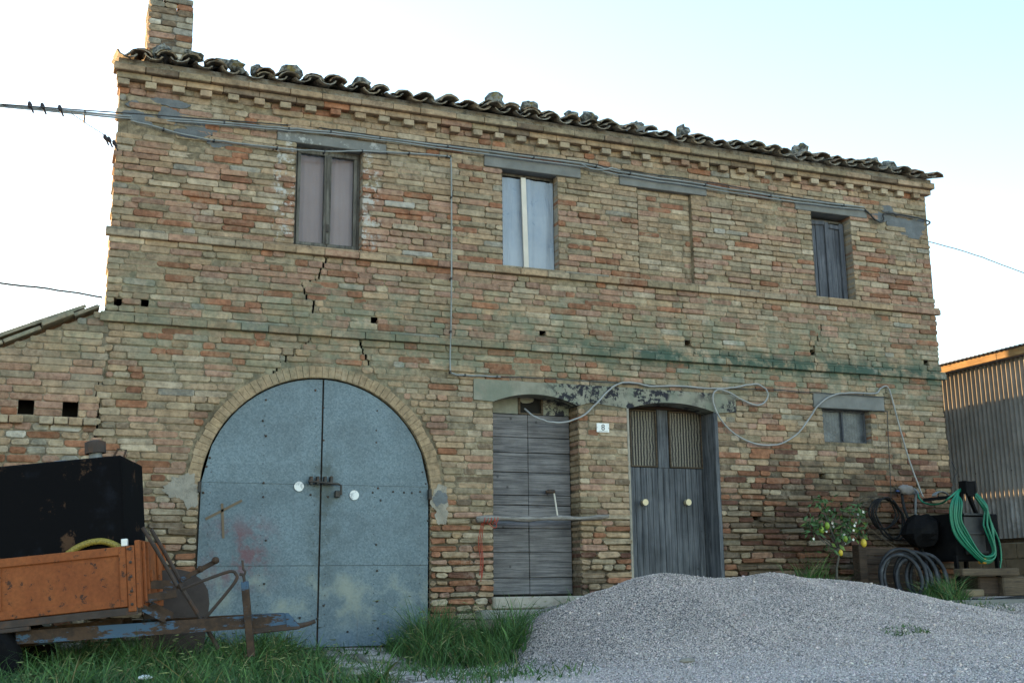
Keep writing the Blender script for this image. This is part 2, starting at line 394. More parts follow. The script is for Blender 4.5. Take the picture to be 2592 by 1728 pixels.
MAT['bluerust'] = (lambda g: g.out(g.mix(g.ramp(g.noise(3.2, 7, .75, g.scale(g.obj(), (1, 1, 2.6))), .53, .575), g.mix(g.ramp(g.noise(11, 5, .7, g.obj()), .35, .65), (.035, .022, .016), (.075, .042, .025)), (.055, .10, .16)), .75, 0, g.bump(g.noise(14, 5, .7, g.obj()), .4, .004), .3))(G('peeling_blue_paint'))
MAT['tank'] = (lambda g: g.out(g.mix(g.mul(g.ramp(g.noise(3.0, 6, .7, g.obj()), .58, .64), .8), g.mix(g.mul(g.ramp(g.noise(2.1, 5, .65, g.obj()), .56, .7), .5), (.005, .005, .006), (.018, .021, .03)), (.085, .048, .03)), .85, 0, g.bump(g.noise(9, 4, .6, g.obj()), .2, .006), .06))(G('black_tank_paint'))
MAT['black'] = mat_plain('black_paint', (.006, .006, .007), .85, 0, .2, 8, .2, (.02, .019, .018), 7, .3)
MAT['black'].node_tree.nodes['Principled BSDF'].inputs['Specular IOR Level'].default_value = .1
MAT['blackpanel'] = mat_plain('worn_black_panel', (.018, .019, .022), .6, 0, .25, 8, .2, (.035, .035, .036), 12, .5)
MAT['rubber'] = mat_plain('black_rubber', (.012, .012, .013), .7, 0, .25, 9, .2, (.035, .035, .038), 8, .4)
MAT['rubber'].node_tree.nodes['Principled BSDF'].inputs['Specular IOR Level'].default_value = .2
MAT['ribpipe'] = (lambda g: g.out(g.mix(g.ramp(g.noise(9, 4, .6), .45, .7), (.012, .012, .014), (.05, .053, .06)), .55, 0, g.bump(g.noise(60, 2, .5), .5, .006), .4))(G('ribbed_black_pipe'))
MAT['greenhose'] = mat_plain('green_hose', (.008, .16, .09), .45, 0, .15, 6, .1)
MAT['yellowhose'] = (lambda g: g.out(g.mix(g.mul(g.voro(95, g.obj()), 1.6), (.10, .075, .012), (.28, .215, .04)), .5, 0, g.bump(g.voro(95, g.obj()), .6, .004), .4))(G('yellow_braided_hose'))
MAT['red'] = mat_plain('red_twine', (.32, .05, .03), .8, 0, .2, 20, 0)
MAT['valveblue'] = mat_plain('blue_valve', (.03, .07, .22), .5, 0, .1, 5, 0)
MAT['zincpipe'] = mat_plain('zinc_pipe', (.15, .16, .17), .55, .3, .2, 10, .1)
MAT['rag'] = mat_plain('grey_rag', (.17, .155, .15), .95, 0, .2, 14, .4)
def mat_shed():
    g = G('corrugated_iron'); Y = g.xyz(1); Z = g.xyz(2)
    c = g.mix(g.ramp(g.noise(2.5, 5, .65), .3, .7), (.155, .148, .142), (.24, .228, .218))
    c = g.mix(g.mul(g.ramp(g.noise(4, 4, .6), .45, .65), g.ramp(Z, 1.1, 1.2), g.ramp(Z, 1.45, 1.6, 1, 0), .5), c, (.4, .4, .41))
    return g.out(c, .6, .1, g.bump(g.noise(30, 3, .6), .1, .003), .3)
MAT['shed'] = mat_shed()
MAT['block'] = mat_plain('tuff_block', (.155, .12, .075), .95, 0, .25, 8, .6, (.08, .07, .05), 6, .5)
MAT['leaf'] = (lambda g: g.out(g.attr(), .55, 0, None, .4))(G('leaf'))
MAT['bark'] = mat_plain('grey_bark', (.09, .083, .07), .95, 0, .25, 20, .6)
MAT['lemon'] = mat_plain('lemon_skin', (.52, .38, .035), .5, 0, .12, 30, .2)
MAT['lemon_g'] = mat_plain('green_lemon_skin', (.20, .30, .03), .5, 0, .12, 30, .2)
MAT['petal'] = mat_plain('white_petals', (.74, .72, .66), .7, 0, .06, 30, 0)
MAT['bird'] = mat_plain('dark_feathers', (.025, .02, .025), .8, 0, .2, 30, 0)
MAT['pebble'] = (lambda g: g.out(g.attr(), .9, 0, None, .25))(G('gravel_stone'))
def mat_gravel():
    g = G('gravel'); cell = g.xyz(0, g.voro(70, None, 'F1', 'Color')); d = g.voro(70, None, 'F1')
    c = g.mix(cell, (.42, .355, .32), (.64, .55, .50))
    c = g.val(c, g.ramp(g.noise(1.4, 4, .6), .25, .75, .88, 1.1)); c = g.mix(g.ramp(d, .35, .7), c, (.12, .11, .11))
    return g.out(c, .95, 0, g.bump(d, 1.0, -.015), .2)
MAT['gravel'] = mat_gravel()
def mat_ground():
    g = G('yard_ground'); cell = g.xyz(0, g.voro(60, None, 'F1', 'Color')); X = g.xyz(0)
    gr = g.mix(cell, (.46, .385, .34), (.66, .565, .51))
    earth = g.mix(g.ramp(g.noise(9, 5, .7), .35, .65), (.10, .085, .06), (.25, .23, .195))
    f = g.ma('MINIMUM', g.ma('ADD', g.ramp(X, 2.2, 4.0), g.ramp(g.noise(2.1, 4, .6), .5, .6)), 1.0)
    c = g.mix(f, earth, gr)
    c = g.mix(g.mul(g.ramp(g.noise(3.0, 5, .7), .56, .66), .45), c, (.17, .15, .11))
    return g.out(c, .95, 0, g.bump(g.voro(60), .8, -.012), .2)
MAT['ground'] = mat_ground()
MAT['grass'] = (lambda g: g.out(g.attr(), .6, 0, None, .3))(G('grass_blade'))
# ================================================================== GROUND
def gz(x, y):
    up = .36 * sst(4.5, 8.6, x) * (1 - sst(.9, 2.6, -y))
    dn = -.10 * sst(.3, 1.8, -y) * (1 - sst(3.0, 5.0, x))
    fall = -1.15 * sst(7.2, 9.6, -y)
    return up + dn + fall + .012 * math.sin(2.1 * x + 1.3 * y) * math.sin(1.7 * y - .6 * x)
def grid_sheet(name, xs, ys, fn, mat):
    V = np.array([(x, y, fn(x, y)) for y in ys for x in xs]); nx = len(xs); F = []
    for j in range(len(ys) - 1):
        for i in range(nx - 1): F.append((j * nx + i, j * nx + i + 1, (j + 1) * nx + i + 1, (j + 1) * nx + i))
    return np_mesh(name, V, np.array(F), mat, None, True)
xs = [-300, -120, -50, -20, -10] + list(np.arange(-5, 14.01, .2)) + [18, 25, 40, 80, 150, 300]
ys = [-300, -120, -50, -25, -16] + list(np.arange(-12, 1.01, .2)) + [4, 10, 25, 60, 150, 300]
tag(grid_sheet('ground', xs, ys, gz, MAT['ground']), kind='structure')
sl = MB(); sl.prism([(8.35, .22), (12.2, .22), (12.2, .352), (8.35, .352)], -1.35, -.02)
slab = sl.build('concrete_slab', MAT['concrete'], kind='structure')

# ================================================================== BRICKWORK
PAL = {'tan': (.44, .305, .185), 'pale': (.50, .39, .26), 'olive': (.355, .28, .178), 'pink': (.425, .245, .162), 'red': (.36, .155, .08),
       'deep': (.19, .085, .055), 'grey': (.34, .305, .24), 'white': (.54, .49, .4), 'brown': (.24, .17, .11)}
RB = random.Random(11)
def pick(w):
    t = RB.random() * sum(w.values())
    for k, v in w.items():
        t -= v
        if t <= 0: break
    c = PAL[k]; q = .74 * RB.uniform(.78, 1.16); h = RB.uniform(-.05, .05); g = sum(c) / 3; c = [.9 * v + .1 * g for v in c]
    return (c[0] * q * (1 + h * .4), c[1] * q, c[2] * q * (1 - h))
W_UP = dict(tan=30, pale=14, olive=12, pink=30, red=13, grey=1.5, white=1)
W_MID = dict(tan=38, pale=18, olive=22, pink=9, red=9, grey=3, white=1)
W_LOW = dict(tan=38, pale=17, olive=6, pink=18, red=15, deep=3, brown=4)
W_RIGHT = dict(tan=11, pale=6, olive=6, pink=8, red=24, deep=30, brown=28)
W_CEN = dict(tan=46, pale=18, olive=17, pink=9, red=6, brown=4)
W_BASE = dict(tan=24, pale=16, pink=12, red=26, deep=12, brown=12)
W_ANN = dict(tan=38, pale=16, pink=26, olive=14, red=3, grey=3)
W_ANL = dict(tan=20, pink=22, red=36, pale=12, grey=6, white=3)
W_TOP = dict(tan=46, pale=20, olive=22, pink=6, red=7, grey=3)
def weights(x, z):
    w = dict(weights0(x, z)); p = .5 + .5 * math.sin(1.9 * x + 1.1 * math.sin(2.3 * z + .7)) * math.sin(2.9 * z + 1.4 * math.sin(1.3 * x) + .6)
    for k in ('pink', 'red', 'deep'): w[k] = w.get(k, 0) * (.25 + 1.7 * p)
    return w
def weights0(x, z):
    if z > 4.45 and x > 1.5: return W_TOP
    if z > 3.3: return W_UP
    if z > 2.2: return W_MID
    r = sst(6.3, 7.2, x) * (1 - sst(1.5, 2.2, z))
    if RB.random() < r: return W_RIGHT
    if z < .95 and RB.random() < .8: return W_BASE
    if 3.5 < x < 6.7 or z > 1.9: return W_CEN
    return W_LOW

BRK = {'n': 0}
def brick_geo(mb, x0, x1, z0, z1, yf, back, rough=1.0, tilt=0.0):
    """one worn brick: 8-point outline in three rings, front towards -Y"""
    w = x1 - x0; h = z1 - z0; j = lambda a: RB.uniform(-a, a) * rough
    c = [min(.3 * h, RB.uniform(.004, .011) * (1 + .5 * rough)) for _ in range(4)]
    P = [(x0, z0 + c[0]), (x0 + c[0] * 1.3, z0), (x1 - c[1] * 1.3, z0), (x1, z0 + c[1]), (x1, z1 - c[2]), (x1 - c[2] * 1.3, z1), (x0 + c[3] * 1.3, z1), (x0, z1 - c[3])]
    cx, cz = (x0 + x1) / 2, (z0 + z1) / 2
    P = [(x + j(.0025), z + j(.0025) + tilt * (x - cx)) for x, z in P]
    ins = RB.uniform(.004, .008); ky = max(.0, 1 - 2 * ins / h); kx = 1 - 2 * ins / w
    A = [(x, back, z) for x, z in P]; B = [(x, yf + ins * .8, z) for x, z in P]
    C = [(cx + (x - cx) * kx, yf + j(.0018), cz + (z - cz) * ky) for x, z in P]
    fs = []
    for k in range(8):
        l = (k + 1) % 8
        fs += [(k, l, 8 + l, 8 + k), (8 + k, 8 + l, 16 + l, 16 + k), (16 + k, 16 + l, 24)]
    mb.add(A + B + C + [(cx + j(.02), yf + j(.003), cz + j(.006))], fs)

class Wall:
    """collects bricks; the 300 largest seen become parts, the rest one part"""
    def __init__(s): s.items = []
    def brick(s, *a, col=(1, 1, 1), **k):
        m = MB(); m.col = col; brick_geo(m, *a, **k); x0, x1, z0, z1 = a[:4]
        s.items.append((m, x0, x1, z0, z1, k.get('rough', 1.0)))
    def finish(s, parent, name, massname, hide, nmax=300):
        sc = []
        for i, (m, x0, x1, z0, z1, _) in enumerate(s.items):
            u, v, d = proj(((x0 + x1) / 2, 0, (z0 + z1) / 2)); a = (x1 - x0) * (z1 - z0) / d ** 2
            if hide(u, v): a *= .001
            sc.append((a, i))
        sc.sort(reverse=True); single = {i for _, i in sc[:nmax]}; rest = MB()
        for i, it in enumerate(s.items):
            m = it[0]
            if i in single: m.build(name, MAT['masonry'], parent, tint=True)
            else:
                b = len(rest.v); rest.v += m.v; rest.c += m.c; rest.f += [tuple(q + b for q in f) for f in m.f]
        if rest.v: rest.build(massname, MAT['masonry'], parent, kind='stuff', tint=True)

def hidden(u, v):
    if not (-10 < u < 2602 and -10 < v < 1738): return True
    if u < 400 and v > 1165: return True
    if v > 1430 and u > 1560: return True
    if v > 1530: return True
    if u > 2330 and v > 1280: return True
    return False

XL, XR = .365, 9.775
ZC_A, XC_A, R_A, RO_A = 1.40, 2.332, 1.075, 1.205
RECTS = {'w1': (2.03, 2.685, 3.755, 4.78), 'w2': (4.18, 4.805, 3.755, 4.80), 'w3': (5.765, 6.44, 3.755, 4.79), 'w4': (8.055, 8.605, 3.755, 4.775),
         'w5': (8.03, 8.69, 2.077, 2.457), 'wd': (4.055, 4.99, .44, 2.35), 'nd': (5.565, 6.635, .15, 2.35)}
LINT = {'l1': (1.837, 2.926, 4.78, 4.885), 'l2': (3.977, 5.08, 4.80, 4.925), 'l3': (5.547, 6.643, 4.79, 4.915), 'l4': (7.83, 8.855, 4.775, 4.878), 'l5': (7.91, 8.89, 2.457, 2.62), 'ld': (3.85, 6.885, 2.35, 2.56)}
HOLES = [(x - .033, x + .033, z - .035, z + .03) for x, z in [(.474, 3.06), (.704, 3.068), (2.83, 3.071), (4.61, 3.079), (6.32, 3.087), (7.954, 3.094), (9.569, 3.074)]]
HOLES += [(7.93, 8.0, 1.66, 1.72), (7.05, 7.11, 1.2, 1.24)]
CRACKS = [[(752, 592), (735, 625), (733, 640), (693, 648), (707, 690), (722, 690), (718, 722)], [(718, 775), (700, 790), (648, 830), (625, 862)], [(826, 778), (832, 800), (850, 838)], [(1890, 742), (1868, 808)]]
CRACKS = [[(atd(*p)[0], atd(*p)[2]) for p in c] for c in CRACKS]
def crack_at(z):
    out = []
    for c in CRACKS:
        for (xa, za), (xb, zb) in zip(c, c[1:]):
            if zb <= z < za: out.append(xa + (xb - xa) * (z - za) / (zb - za + 1e-9)); break
    return out
def blocked(z0, z1):
    B = []; zm = (z0 + z1) / 2
    for r in list(RECTS.values()) + list(LINT.values()) + HOLES:
        if min(z1, r[3]) - max(z0, r[2]) > .3 * (z1 - z0): B.append((r[0] - .002, r[1] + .002))
    if zm < ZC_A + .05: B.append((XC_A - R_A - .006, XC_A + R_A + .006))
    elif z0 < ZC_A + RO_A:
        h = math.sqrt(RO_A ** 2 - (z0 - ZC_A) ** 2) + .01; B.append((XC_A - h, XC_A + h))
    return sorted(B)
def joint_x(z):                                   # ragged toothing between the house and the lean-to
    if z > 2.93: return None
    return .37 + .055 * math.sin(z * 23.0) * math.sin(z * 7.1 + 1) + (.05 if 2.45 < z < 2.72 else 0)

house = thing('brick_house', 'two storey weathered brick farmhouse with arched metal door and tiled eaves', 'house', (5.07, 0, 0))
annex = thing('brick_annex', 'low brick lean-to with sloping tiled roof against the side of the farmhouse', 'outbuilding', (-.6, 0, 0))

# ---- the mortar body of the wall with its openings cut out
def in_open(x, z):
    for k in ('w1', 'w2', 'w3', 'w4', 'w5', 'wd', 'nd'):
        r = RECTS[k]
        if r[0] < x < r[1] and r[2] < z < (2.45 if k in ('wd', 'nd') else r[3]): return True
    for r in HOLES + SLOTS:
        if r[0] < x < r[1] and r[2] < z < r[3]: return True
    if abs(x - XC_A) < R_A and z < ZC_A: return True
    return (x - XC_A) ** 2 + (z - ZC_A) ** 2 < R_A ** 2 and z >= ZC_A
ROWS = []
def rows(za, zb, lo, hi):
    n = max(1, round((zb - za) / ((lo + hi) / 2))); hs = [RB.uniform(lo, hi) for _ in range(n)]; k = (zb - za) / sum(hs); z = za
    for h in hs: ROWS.append((z, z + h * k)); z += h * k
rows(-.20, 2.868, .057, .069); rows(2.972, 3.662, .056, .066); rows(3.755, 5.10, .055, .066); ROWS.append((5.10, 5.165))
SLOTS = []
for c in CRACKS:
    for (xa, za), (xb, zb) in zip(c, c[1:]):
        n = 3
        for i in range(n):
            x = xa + (xb - xa) * (i + .5) / n; t0 = za + (zb - za) * (i + 1) / n; t1 = za + (zb - za) * i / n
            SLOTS.append((x - .009, x + .009, min(t0, t1) - .002, max(t0, t1) + .002))
def mortar_y(x, z):
    d = .0115 + .0085 * math.sin(5.1 * x + 2 * math.sin(3.3 * z)) * math.sin(6.2 * z + 1.1 * x + 1.5 * math.sin(2.3 * x))
    low = (1 - sst(.9, 1.5, z)) * .020; right = sst(6.3, 7.0, x) * (1 - sst(1.3, 1.9, z)) * .014
    return d + low + right + (.005 if 3.75 < z < 4.5 else 0)
def mortar_col(x, z):
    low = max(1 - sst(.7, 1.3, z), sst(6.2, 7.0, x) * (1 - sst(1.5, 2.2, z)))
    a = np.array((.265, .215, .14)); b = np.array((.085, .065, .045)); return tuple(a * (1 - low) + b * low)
V2, E2 = [], []
def ring(pts):
    b = len(V2); V2.extend([Vector(p) for p in pts]); E2.extend([(b + i, b + (i + 1) % len(pts)) for i in range(len(pts))])
ring([(XL + .012, -.25), (XR - .012, -.25), (XR - .012, 5.3), (XL + .012, 5.3)])
TALL = [(r[0], r[1], r[2], 2.45 if k in ('wd', 'nd') else r[3]) for k, r in RECTS.items()]
for r in TALL + HOLES + SLOTS: ring([(r[0], r[2]), (r[1], r[2]), (r[1], r[3]), (r[0], r[3])])
ring([(XC_A - R_A, -.2)] + [(XC_A - R_A * math.cos(a), ZC_A + R_A * math.sin(a)) for a in np.linspace(0, math.pi, 37)] + [(XC_A + R_A, -.2)])
for x in np.arange(XL + .1, XR, .1):
    for z in np.arange(-.2, 5.25, .1): V2.append(Vector((x + RB.uniform(-.02, .02), z + RB.uniform(-.02, .02))))
vv, _, ff, _, _, _ = delaunay_2d_cdt(V2, E2, [], 0, 1e-5)
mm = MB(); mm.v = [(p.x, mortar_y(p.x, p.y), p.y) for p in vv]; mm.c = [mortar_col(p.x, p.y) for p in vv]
for f in ff:
    cx = sum(vv[i].x for i in f) / len(f); cz = sum(vv[i].y for i in f) / len(f)
    if not in_open(cx, cz) and XL < cx < XR:
        a, b, c = (vv[f[0]], vv[f[1]], vv[f[2]])
        mm.f.append(tuple(f) if (b - a).cross(c - a) > 0 else tuple(reversed(f)))
wall = mm.build('wall', MAT['mortar'], house, tint=True)

# ---- bricks of the facade
W = Wall()
for z0, z1 in ROWS:
    zm = (z0 + z1) / 2; right_end = XR + RB.uniform(-.014, .014); jx = joint_x(zm)
    left_end = (XL + RB.uniform(-.012, .012)) if jx is None else jx
    B = blocked(z0, z1); cr = crack_at(zm)
    spans = []; x = left_end
    for a, b in B:
        if a > x: spans.append((x, a))
        x = max(x, b)
    if x < right_end: spans.append((x, right_end))
    ph = RB.uniform(0, 6)
    for sa, sb in spans:
        if sb - sa < .02: continue
        cuts = [sa]
        x = sa; first = True
        while True:
            L = RB.uniform(.25, .325) if RB.random() < .6 else RB.uniform(.11, .16)
            if first: L *= RB.uniform(.45, 1.0); first = False
            if sb - x - L < .07: break
            x += L; cuts.append(x)
        cuts.append(sb)
        for c in cr:
            if sa + .03 < c < sb - .03: cuts = sorted([q for q in cuts if abs(q - c) > .03] + [c])
        for xa, xb in zip(cuts, cuts[1:]):
            if xb - xa < .012: continue
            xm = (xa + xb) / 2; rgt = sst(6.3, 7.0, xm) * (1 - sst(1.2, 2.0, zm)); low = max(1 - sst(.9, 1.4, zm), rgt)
            g = RB.uniform(.0015, .0045) + .0035 * low; gz_ = RB.uniform(.002, .0048) + .004 * low
            la = g if xa > sa + 1e-6 else .001; lb = g if xb < sb - 1e-6 else .001
            if any(abs(xa - c) < 1e-6 for c in cr): la = .010
            if any(abs(xb - c) < 1e-6 for c in cr): lb = .010
            wob = .005 * math.sin(1.1 * xm + ph) + .003 * math.sin(3.7 * xm + 2 * ph)
            nearcrack = any(abs(xm - c) < .3 for c in cr)
            yf = RB.gauss(-.001, .0035 + .003 * low) + (RB.uniform(-.006, .012) if nearcrack else 0)
            if RB.random() < .03 + .06 * rgt: yf += RB.uniform(.006, .02)
            inp = (xm < 1.35 and 4.62 < zm < 5.02) or (xm > 8.9 and 4.6 < zm < 4.92)
            if inp and RB.random() < .3: continue
            if RB.random() < .004 + .012 * rgt: continue
            back = .02 + .02 * low
            if xa <= sa + 1e-6 or xb >= sb - 1e-6: back = .24
            dz = RB.uniform(-.002, .002)
            za, zb = z0 + gz_ + wob + dz, z1 - gz_ + wob + dz
            if z0 in (r[0] for r in ROWS) and (abs(z0 - 3.755) < 1e-6 or abs(z0 - 2.972) < 1e-6): za = z0 + .001
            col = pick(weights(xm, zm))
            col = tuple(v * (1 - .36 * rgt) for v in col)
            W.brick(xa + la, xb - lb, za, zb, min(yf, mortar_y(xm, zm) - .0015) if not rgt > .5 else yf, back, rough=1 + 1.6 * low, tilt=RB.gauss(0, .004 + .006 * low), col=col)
W.finish(wall, 'brick', 'brickwork', hidden)

# bricked-up window niche
nic = MB(); nic.col = (.27, .215, .14); r = RECTS['w3']
nic.add([(r[0], .052, r[2]), (r[1], .052, r[2]), (r[1], .052, r[3]), (r[0], .052, r[3])], [(0, 1, 2, 3)])
nic.add([(r[0], 0, r[2]), (r[0], .052, r[2]), (r[0], .052, r[3]), (r[0], 0, r[3])], [(3, 2, 1, 0)])
nic.add([(r[1], 0.004, r[2]), (r[1], .052, r[2]), (r[1], .052, r[3]), (r[1], 0.004, r[3])], [(0, 1, 2, 3)])
niche = nic.build('bricked_up_window', MAT['mortar'], house, tint=True)
z = r[2]
while z < r[3] - .03:
    h = RB.uniform(.055, .064); x = r[0]
    while x < r[1] - .02:
        L = min(RB.choice([.29, .28, .145, .13, .3]), r[1] - x)
        if r[1] - x - L < .05: L = r[1] - x
        m = MB(); m.col = pick(dict(tan=44, pale=16, olive=20, pink=10, red=12)); brick_geo(m, x + .003, x + L - .003, z + .003, min(z + h, r[3]) - .003, .044 + RB.gauss(0, .003), .06)
        m.build('infill_brick', MAT['masonry'], niche, tint=True); x += L
    z += h

# ---- string courses, dentils and cornice, brick by brick
def course(name, za, zb, proud, lo, hi, wts, x0=XL - .035, x1=XR + .055, gap=.003, breaks=()):
    x = x0
    while x < x1 - .01:
        L = RB.uniform(lo, hi); L = x1 - x if x1 - x - L < .09 else L
        m = MB(); m.col = pick(wts); s_ = RB.uniform(-.003, .003)
        m.box(x + gap * RB.uniform(.3, 1), x + L - gap * RB.uniform(.3, 1), -proud + RB.uniform(-.004, .004), .03, za + s_ * .4, zb + s_ * .4, .006)
        m.build(name, MAT['masonry'], house, tint=True); x += L
course('string_course_brick', 3.664, 3.726, .036, .25, .34, dict(tan=40, pale=20, olive=14, pink=24, red=4))
course('string_course_slab', 3.727, 3.751, .020, .3, .6, dict(tan=30, olive=30, grey=14))
course('string_course_brick', 2.872, 2.938, .036, .24, .33, dict(tan=34, pale=26, olive=30, grey=8))
course('string_course_slab', 2.939, 2.966, .018, .3, .6, dict(tan=30, olive=30, grey=14))
course('cornice_brick', 5.167, 5.226, .068, .26, .36, dict(tan=44, olive=34, brown=18, pink=8, red=5), XL - .03, XR + .04)
course('cornice_brick', 5.228, 5.286, .118, .28, .4, dict(tan=36, olive=40, brown=26), XL - .06, XR + .06)
x = .40
while x < 9.79:
    m = MB(); w_ = RB.uniform(.098, .112); m.col = pick(dict(tan=30, pale=60, pink=6, red=3))
    m.box(x - w_ / 2, x + w_ / 2, -.062 + RB.uniform(-.006, .006), .05, 5.103 + RB.uniform(-.004, .004), 5.163, .005); m.build('dentil_brick', MAT['masonry'], house, tint=True)
    x += .2485 + RB.uniform(-.008, .008)
# arch ring over the metal door
n = 58
for i in range(n):
    a0 = math.pi * i / n; a1 = math.pi * (i + 1) / n; g_ = .0018; m = MB(); m.col = tuple(np.array(pick(dict(tan=1))) * .35 + np.array((.315, .23, .14)) * .65)
    ri = R_A + .006; ro = RO_A - .012 + RB.uniform(-.012, .008); yf = RB.uniform(-.006, .001); q = []
    for (rr, aa, yy) in [(ri, a0, 0), (ro, a0, 0), (ro, a1, 0), (ri, a1, 0)]:
        da = g_ / rr; aa = aa + da if aa == a0 else aa - da; q.append((XC_A - rr * math.cos(aa), ZC_A + rr * math.sin(aa)))
    m.prism(q[::-1], yf, .16)
    m.build('arch_brick', MAT['masonry'], house, tint=True)

# ---- lintels
for k in ('l1', 'l2', 'l3', 'l4', 'l5'):
    r = LINT[k]; m = MB(); m.box(r[0], r[1], -.012, .16, r[2], r[3], .006); m.build('lintel', MAT['concrete'], house)
def arc(xa, xb, zs, rise, n=14):
    return [(xa + (xb - xa) * i / n, zs + rise * (1 - (2 * i / n - 1) ** 2)) for i in range(n + 1)]
for (xa, xb, z0, z1, za, zb, r, rise) in [(3.85, 5.128, 2.345, 2.375, 2.555, 2.557, RECTS['wd'], .095), (5.131, 6.885, 2.375, 2.355, 2.557, 2.548, RECTS['nd'], .085)]:
    m = MB(); A = arc(r[0], r[1], 2.335, rise)
    top = [(xb, zb), (xa, za)]
    n_ = len(A); poly_v = [(xa, z0)] + A + [(xb, z1)]
    # front face as quads between the lower edge and a straight top
    low = poly_v; up_ = [(x, za + (zb - za) * (x - xa) / (xb - xa)) for x, _ in low]
    vs = [(x, -.006, zz) for x, zz in low] + [(x, -.006, zz) for x, zz in up_] + [(x, .24, zz) for x, zz in low] + [(x, .24, zz) for x, zz in up_]
    N_ = len(low); fs = []
    for i in range(N_ - 1):
        fs += [(i, i + 1, N_ + i + 1, N_ + i), (i + 1, i, 2 * N_ + i, 2 * N_ + i + 1), (N_ + i, N_ + i + 1, 3 * N_ + i + 1, 3 * N_ + i)]
    fs += [(0, N_, 3 * N_, 2 * N_), (2 * N_ - 1, N_ - 1, 3 * N_ - 1, 4 * N_ - 1)]
    m.add(vs, fs); m.build('arched_lintel', MAT['lintel'], house)

# ---- plaster and cement smears, each an uneven sheet between the bricks
def smear(cx, cz, rx, rz, y, mat, name, seed, n=72, th=.012):
    R_ = random.Random(seed); pts = []; f_ = [(k, R_.uniform(0, 6.28), R_.uniform(.3, 1) / k ** .8) for k in (2, 3, 5, 7, 11, 16)]
    for i in range(n):
        a = 2 * math.pi * i / n; q = .86 + .3 * sum(w * math.sin(k * a + p) for k, p, w in f_) + R_.uniform(-.05, .05); pts.append((cx + rx * q * math.cos(a), cz + rz * q * math.sin(a)))
    vs = [(cx, y - .002, cz)] + [(x, y + R_.uniform(-.001, .002), zz) for x, zz in pts] + [(x, y + th, zz) for x, zz in pts]
    fs = []
    for i in range(n):
        j = (i + 1) % n; fs += [(0, 1 + i, 1 + j), (1 + j, 1 + i, 1 + n + i, 1 + n + j)]
    m = MB(); m.add(vs, fs); m.build(name, mat, house)
for i, s_ in enumerate([(.56, 4.83, .2, .09), (.86, 4.88, .22, .12), (1.12, 4.80, .24, .11), (1.3, 4.68, .18, .07), (.84, 5.01, .25, .06), (1.02, 4.73, .2, .07), (.5, 4.95, .1, .05)]): smear(s_[0], s_[1], s_[2] * .75, s_[3] * .8, -.0005, MAT['cement'], 'cement_patch', 40 + i)
for i, s_ in enumerate([(9.1, 4.82, .2, .07), (9.35, 4.76, .24, .1), (9.6, 4.76, .16, .11), (9.5, 4.66, .2, .07), (9.2, 4.93, .16, .05)]): smear(*s_, -.0005, MAT['cement'], 'cement_patch', 60 + i)
for i, s_ in enumerate([(1.12, 1.42, .13, .16), (1.03, 1.4, .1, .07), (1.19, 1.33, .06, .12)]): smear(*s_, -.009, MAT['plaster'], 'plaster_patch', 80 + i)
for i, s_ in enumerate([(3.50, 1.36, .09, .17), (3.52, 1.2, .07, .1)]): smear(*s_, -.009, MAT['plaster'], 'plaster_patch', 90 + i)
smear(3.50, 1.37, .075, .09, -.0125, MAT['cement'], 'cement_patch', 97)

# ---- reveals, side walls, rear, floor
def reveal(r, y0, y1, mat, top=True, sill=True):
    m = MB(); x0, x1, z0, z1 = r; e = .004
    m.add([(x0 - e, y0, z0), (x0 - e, y1, z0), (x0 - e, y1, z1), (x0 - e, y0, z1)], [(3, 2, 1, 0)])
    m.add([(x1 + e, y0, z0), (x1 + e, y1, z0), (x1 + e, y1, z1), (x1 + e, y0, z1)], [(0, 1, 2, 3)])
    if top: m.add([(x0, y0, z1 + e), (x1, y0, z1 + e), (x1, y1, z1 + e), (x0, y1, z1 + e)], [(3, 2, 1, 0)])
    if sill: m.add([(x0, y0, z0 - .001), (x1, y0, z0 - .001), (x1, y1, z0 - .001), (x0, y1, z0 - .001)], [(0, 1, 2, 3)])
    return m.build('reveal', mat, house)
reveal(RECTS['w1'], .0, .3, MAT['plaster']); reveal(RECTS['w2'], .0, .3, MAT['plaster']); reveal(RECTS['w4'], .0, .3, MAT['plaster']); reveal(RECTS['w5'], .02, .3, MAT['plaster'])
for k in ('wd', 'nd'):
    m = MB(); r = RECTS[k]; m.col = (.17, .13, .085)
    m.add([(r[0] - .006, .03, r[2]), (r[0] - .006, .4, r[2]), (r[0] - .006, .4, 2.36), (r[0] - .006, .03, 2.36)], [(3, 2, 1, 0)])
    if k == 'wd': m.add([(r[1] + .012, .03, r[2]), (r[1] + .012, .4, r[2]), (r[1] + .012, .4, 2.36), (r[1] + .012, .03, 2.36)], [(0, 1, 2, 3)])
    m.build('jamb', MAT['mortar'], house, tint=True)
# grey plastered splay jamb of the number door and plaster fillet on its near side
m = MB(); m.box(6.60, 6.645, -.004, .34, .15, 2.338, .004); m.build('plastered_jamb', MAT['wood_v'], house)
m = MB(); m.box(5.545, 5.572, -.006, .3, .15, 2.338, .004); m.build('plastered_jamb', MAT['plaster'], house)
sh = MB(); sh.col = (.26, .2, .13)
DEP = 4.2; SKEW = .34
sh.add([(XL + .02, .02, -.3), (XL + SKEW, DEP, -.3), (XL + SKEW, DEP, 5.3), (XL + SKEW / 2, DEP / 2, 5.9), (XL + .02, .02, 5.3)], [(0, 4, 3, 2, 1)])
sh.add([(XR - .02, .02, -.3), (XR - .02, DEP, -.3), (XR - .02, DEP, 5.3), (XR - .02, DEP / 2, 5.9), (XR - .02, .02, 5.3)], [(0, 1, 2, 3, 4)])
sh.add([(XL + SKEW, DEP, -.3), (XR - .02, DEP, -.3), (XR - .02, DEP, 5.3), (XL + SKEW, DEP, 5.3)], [(3, 2, 1, 0)])
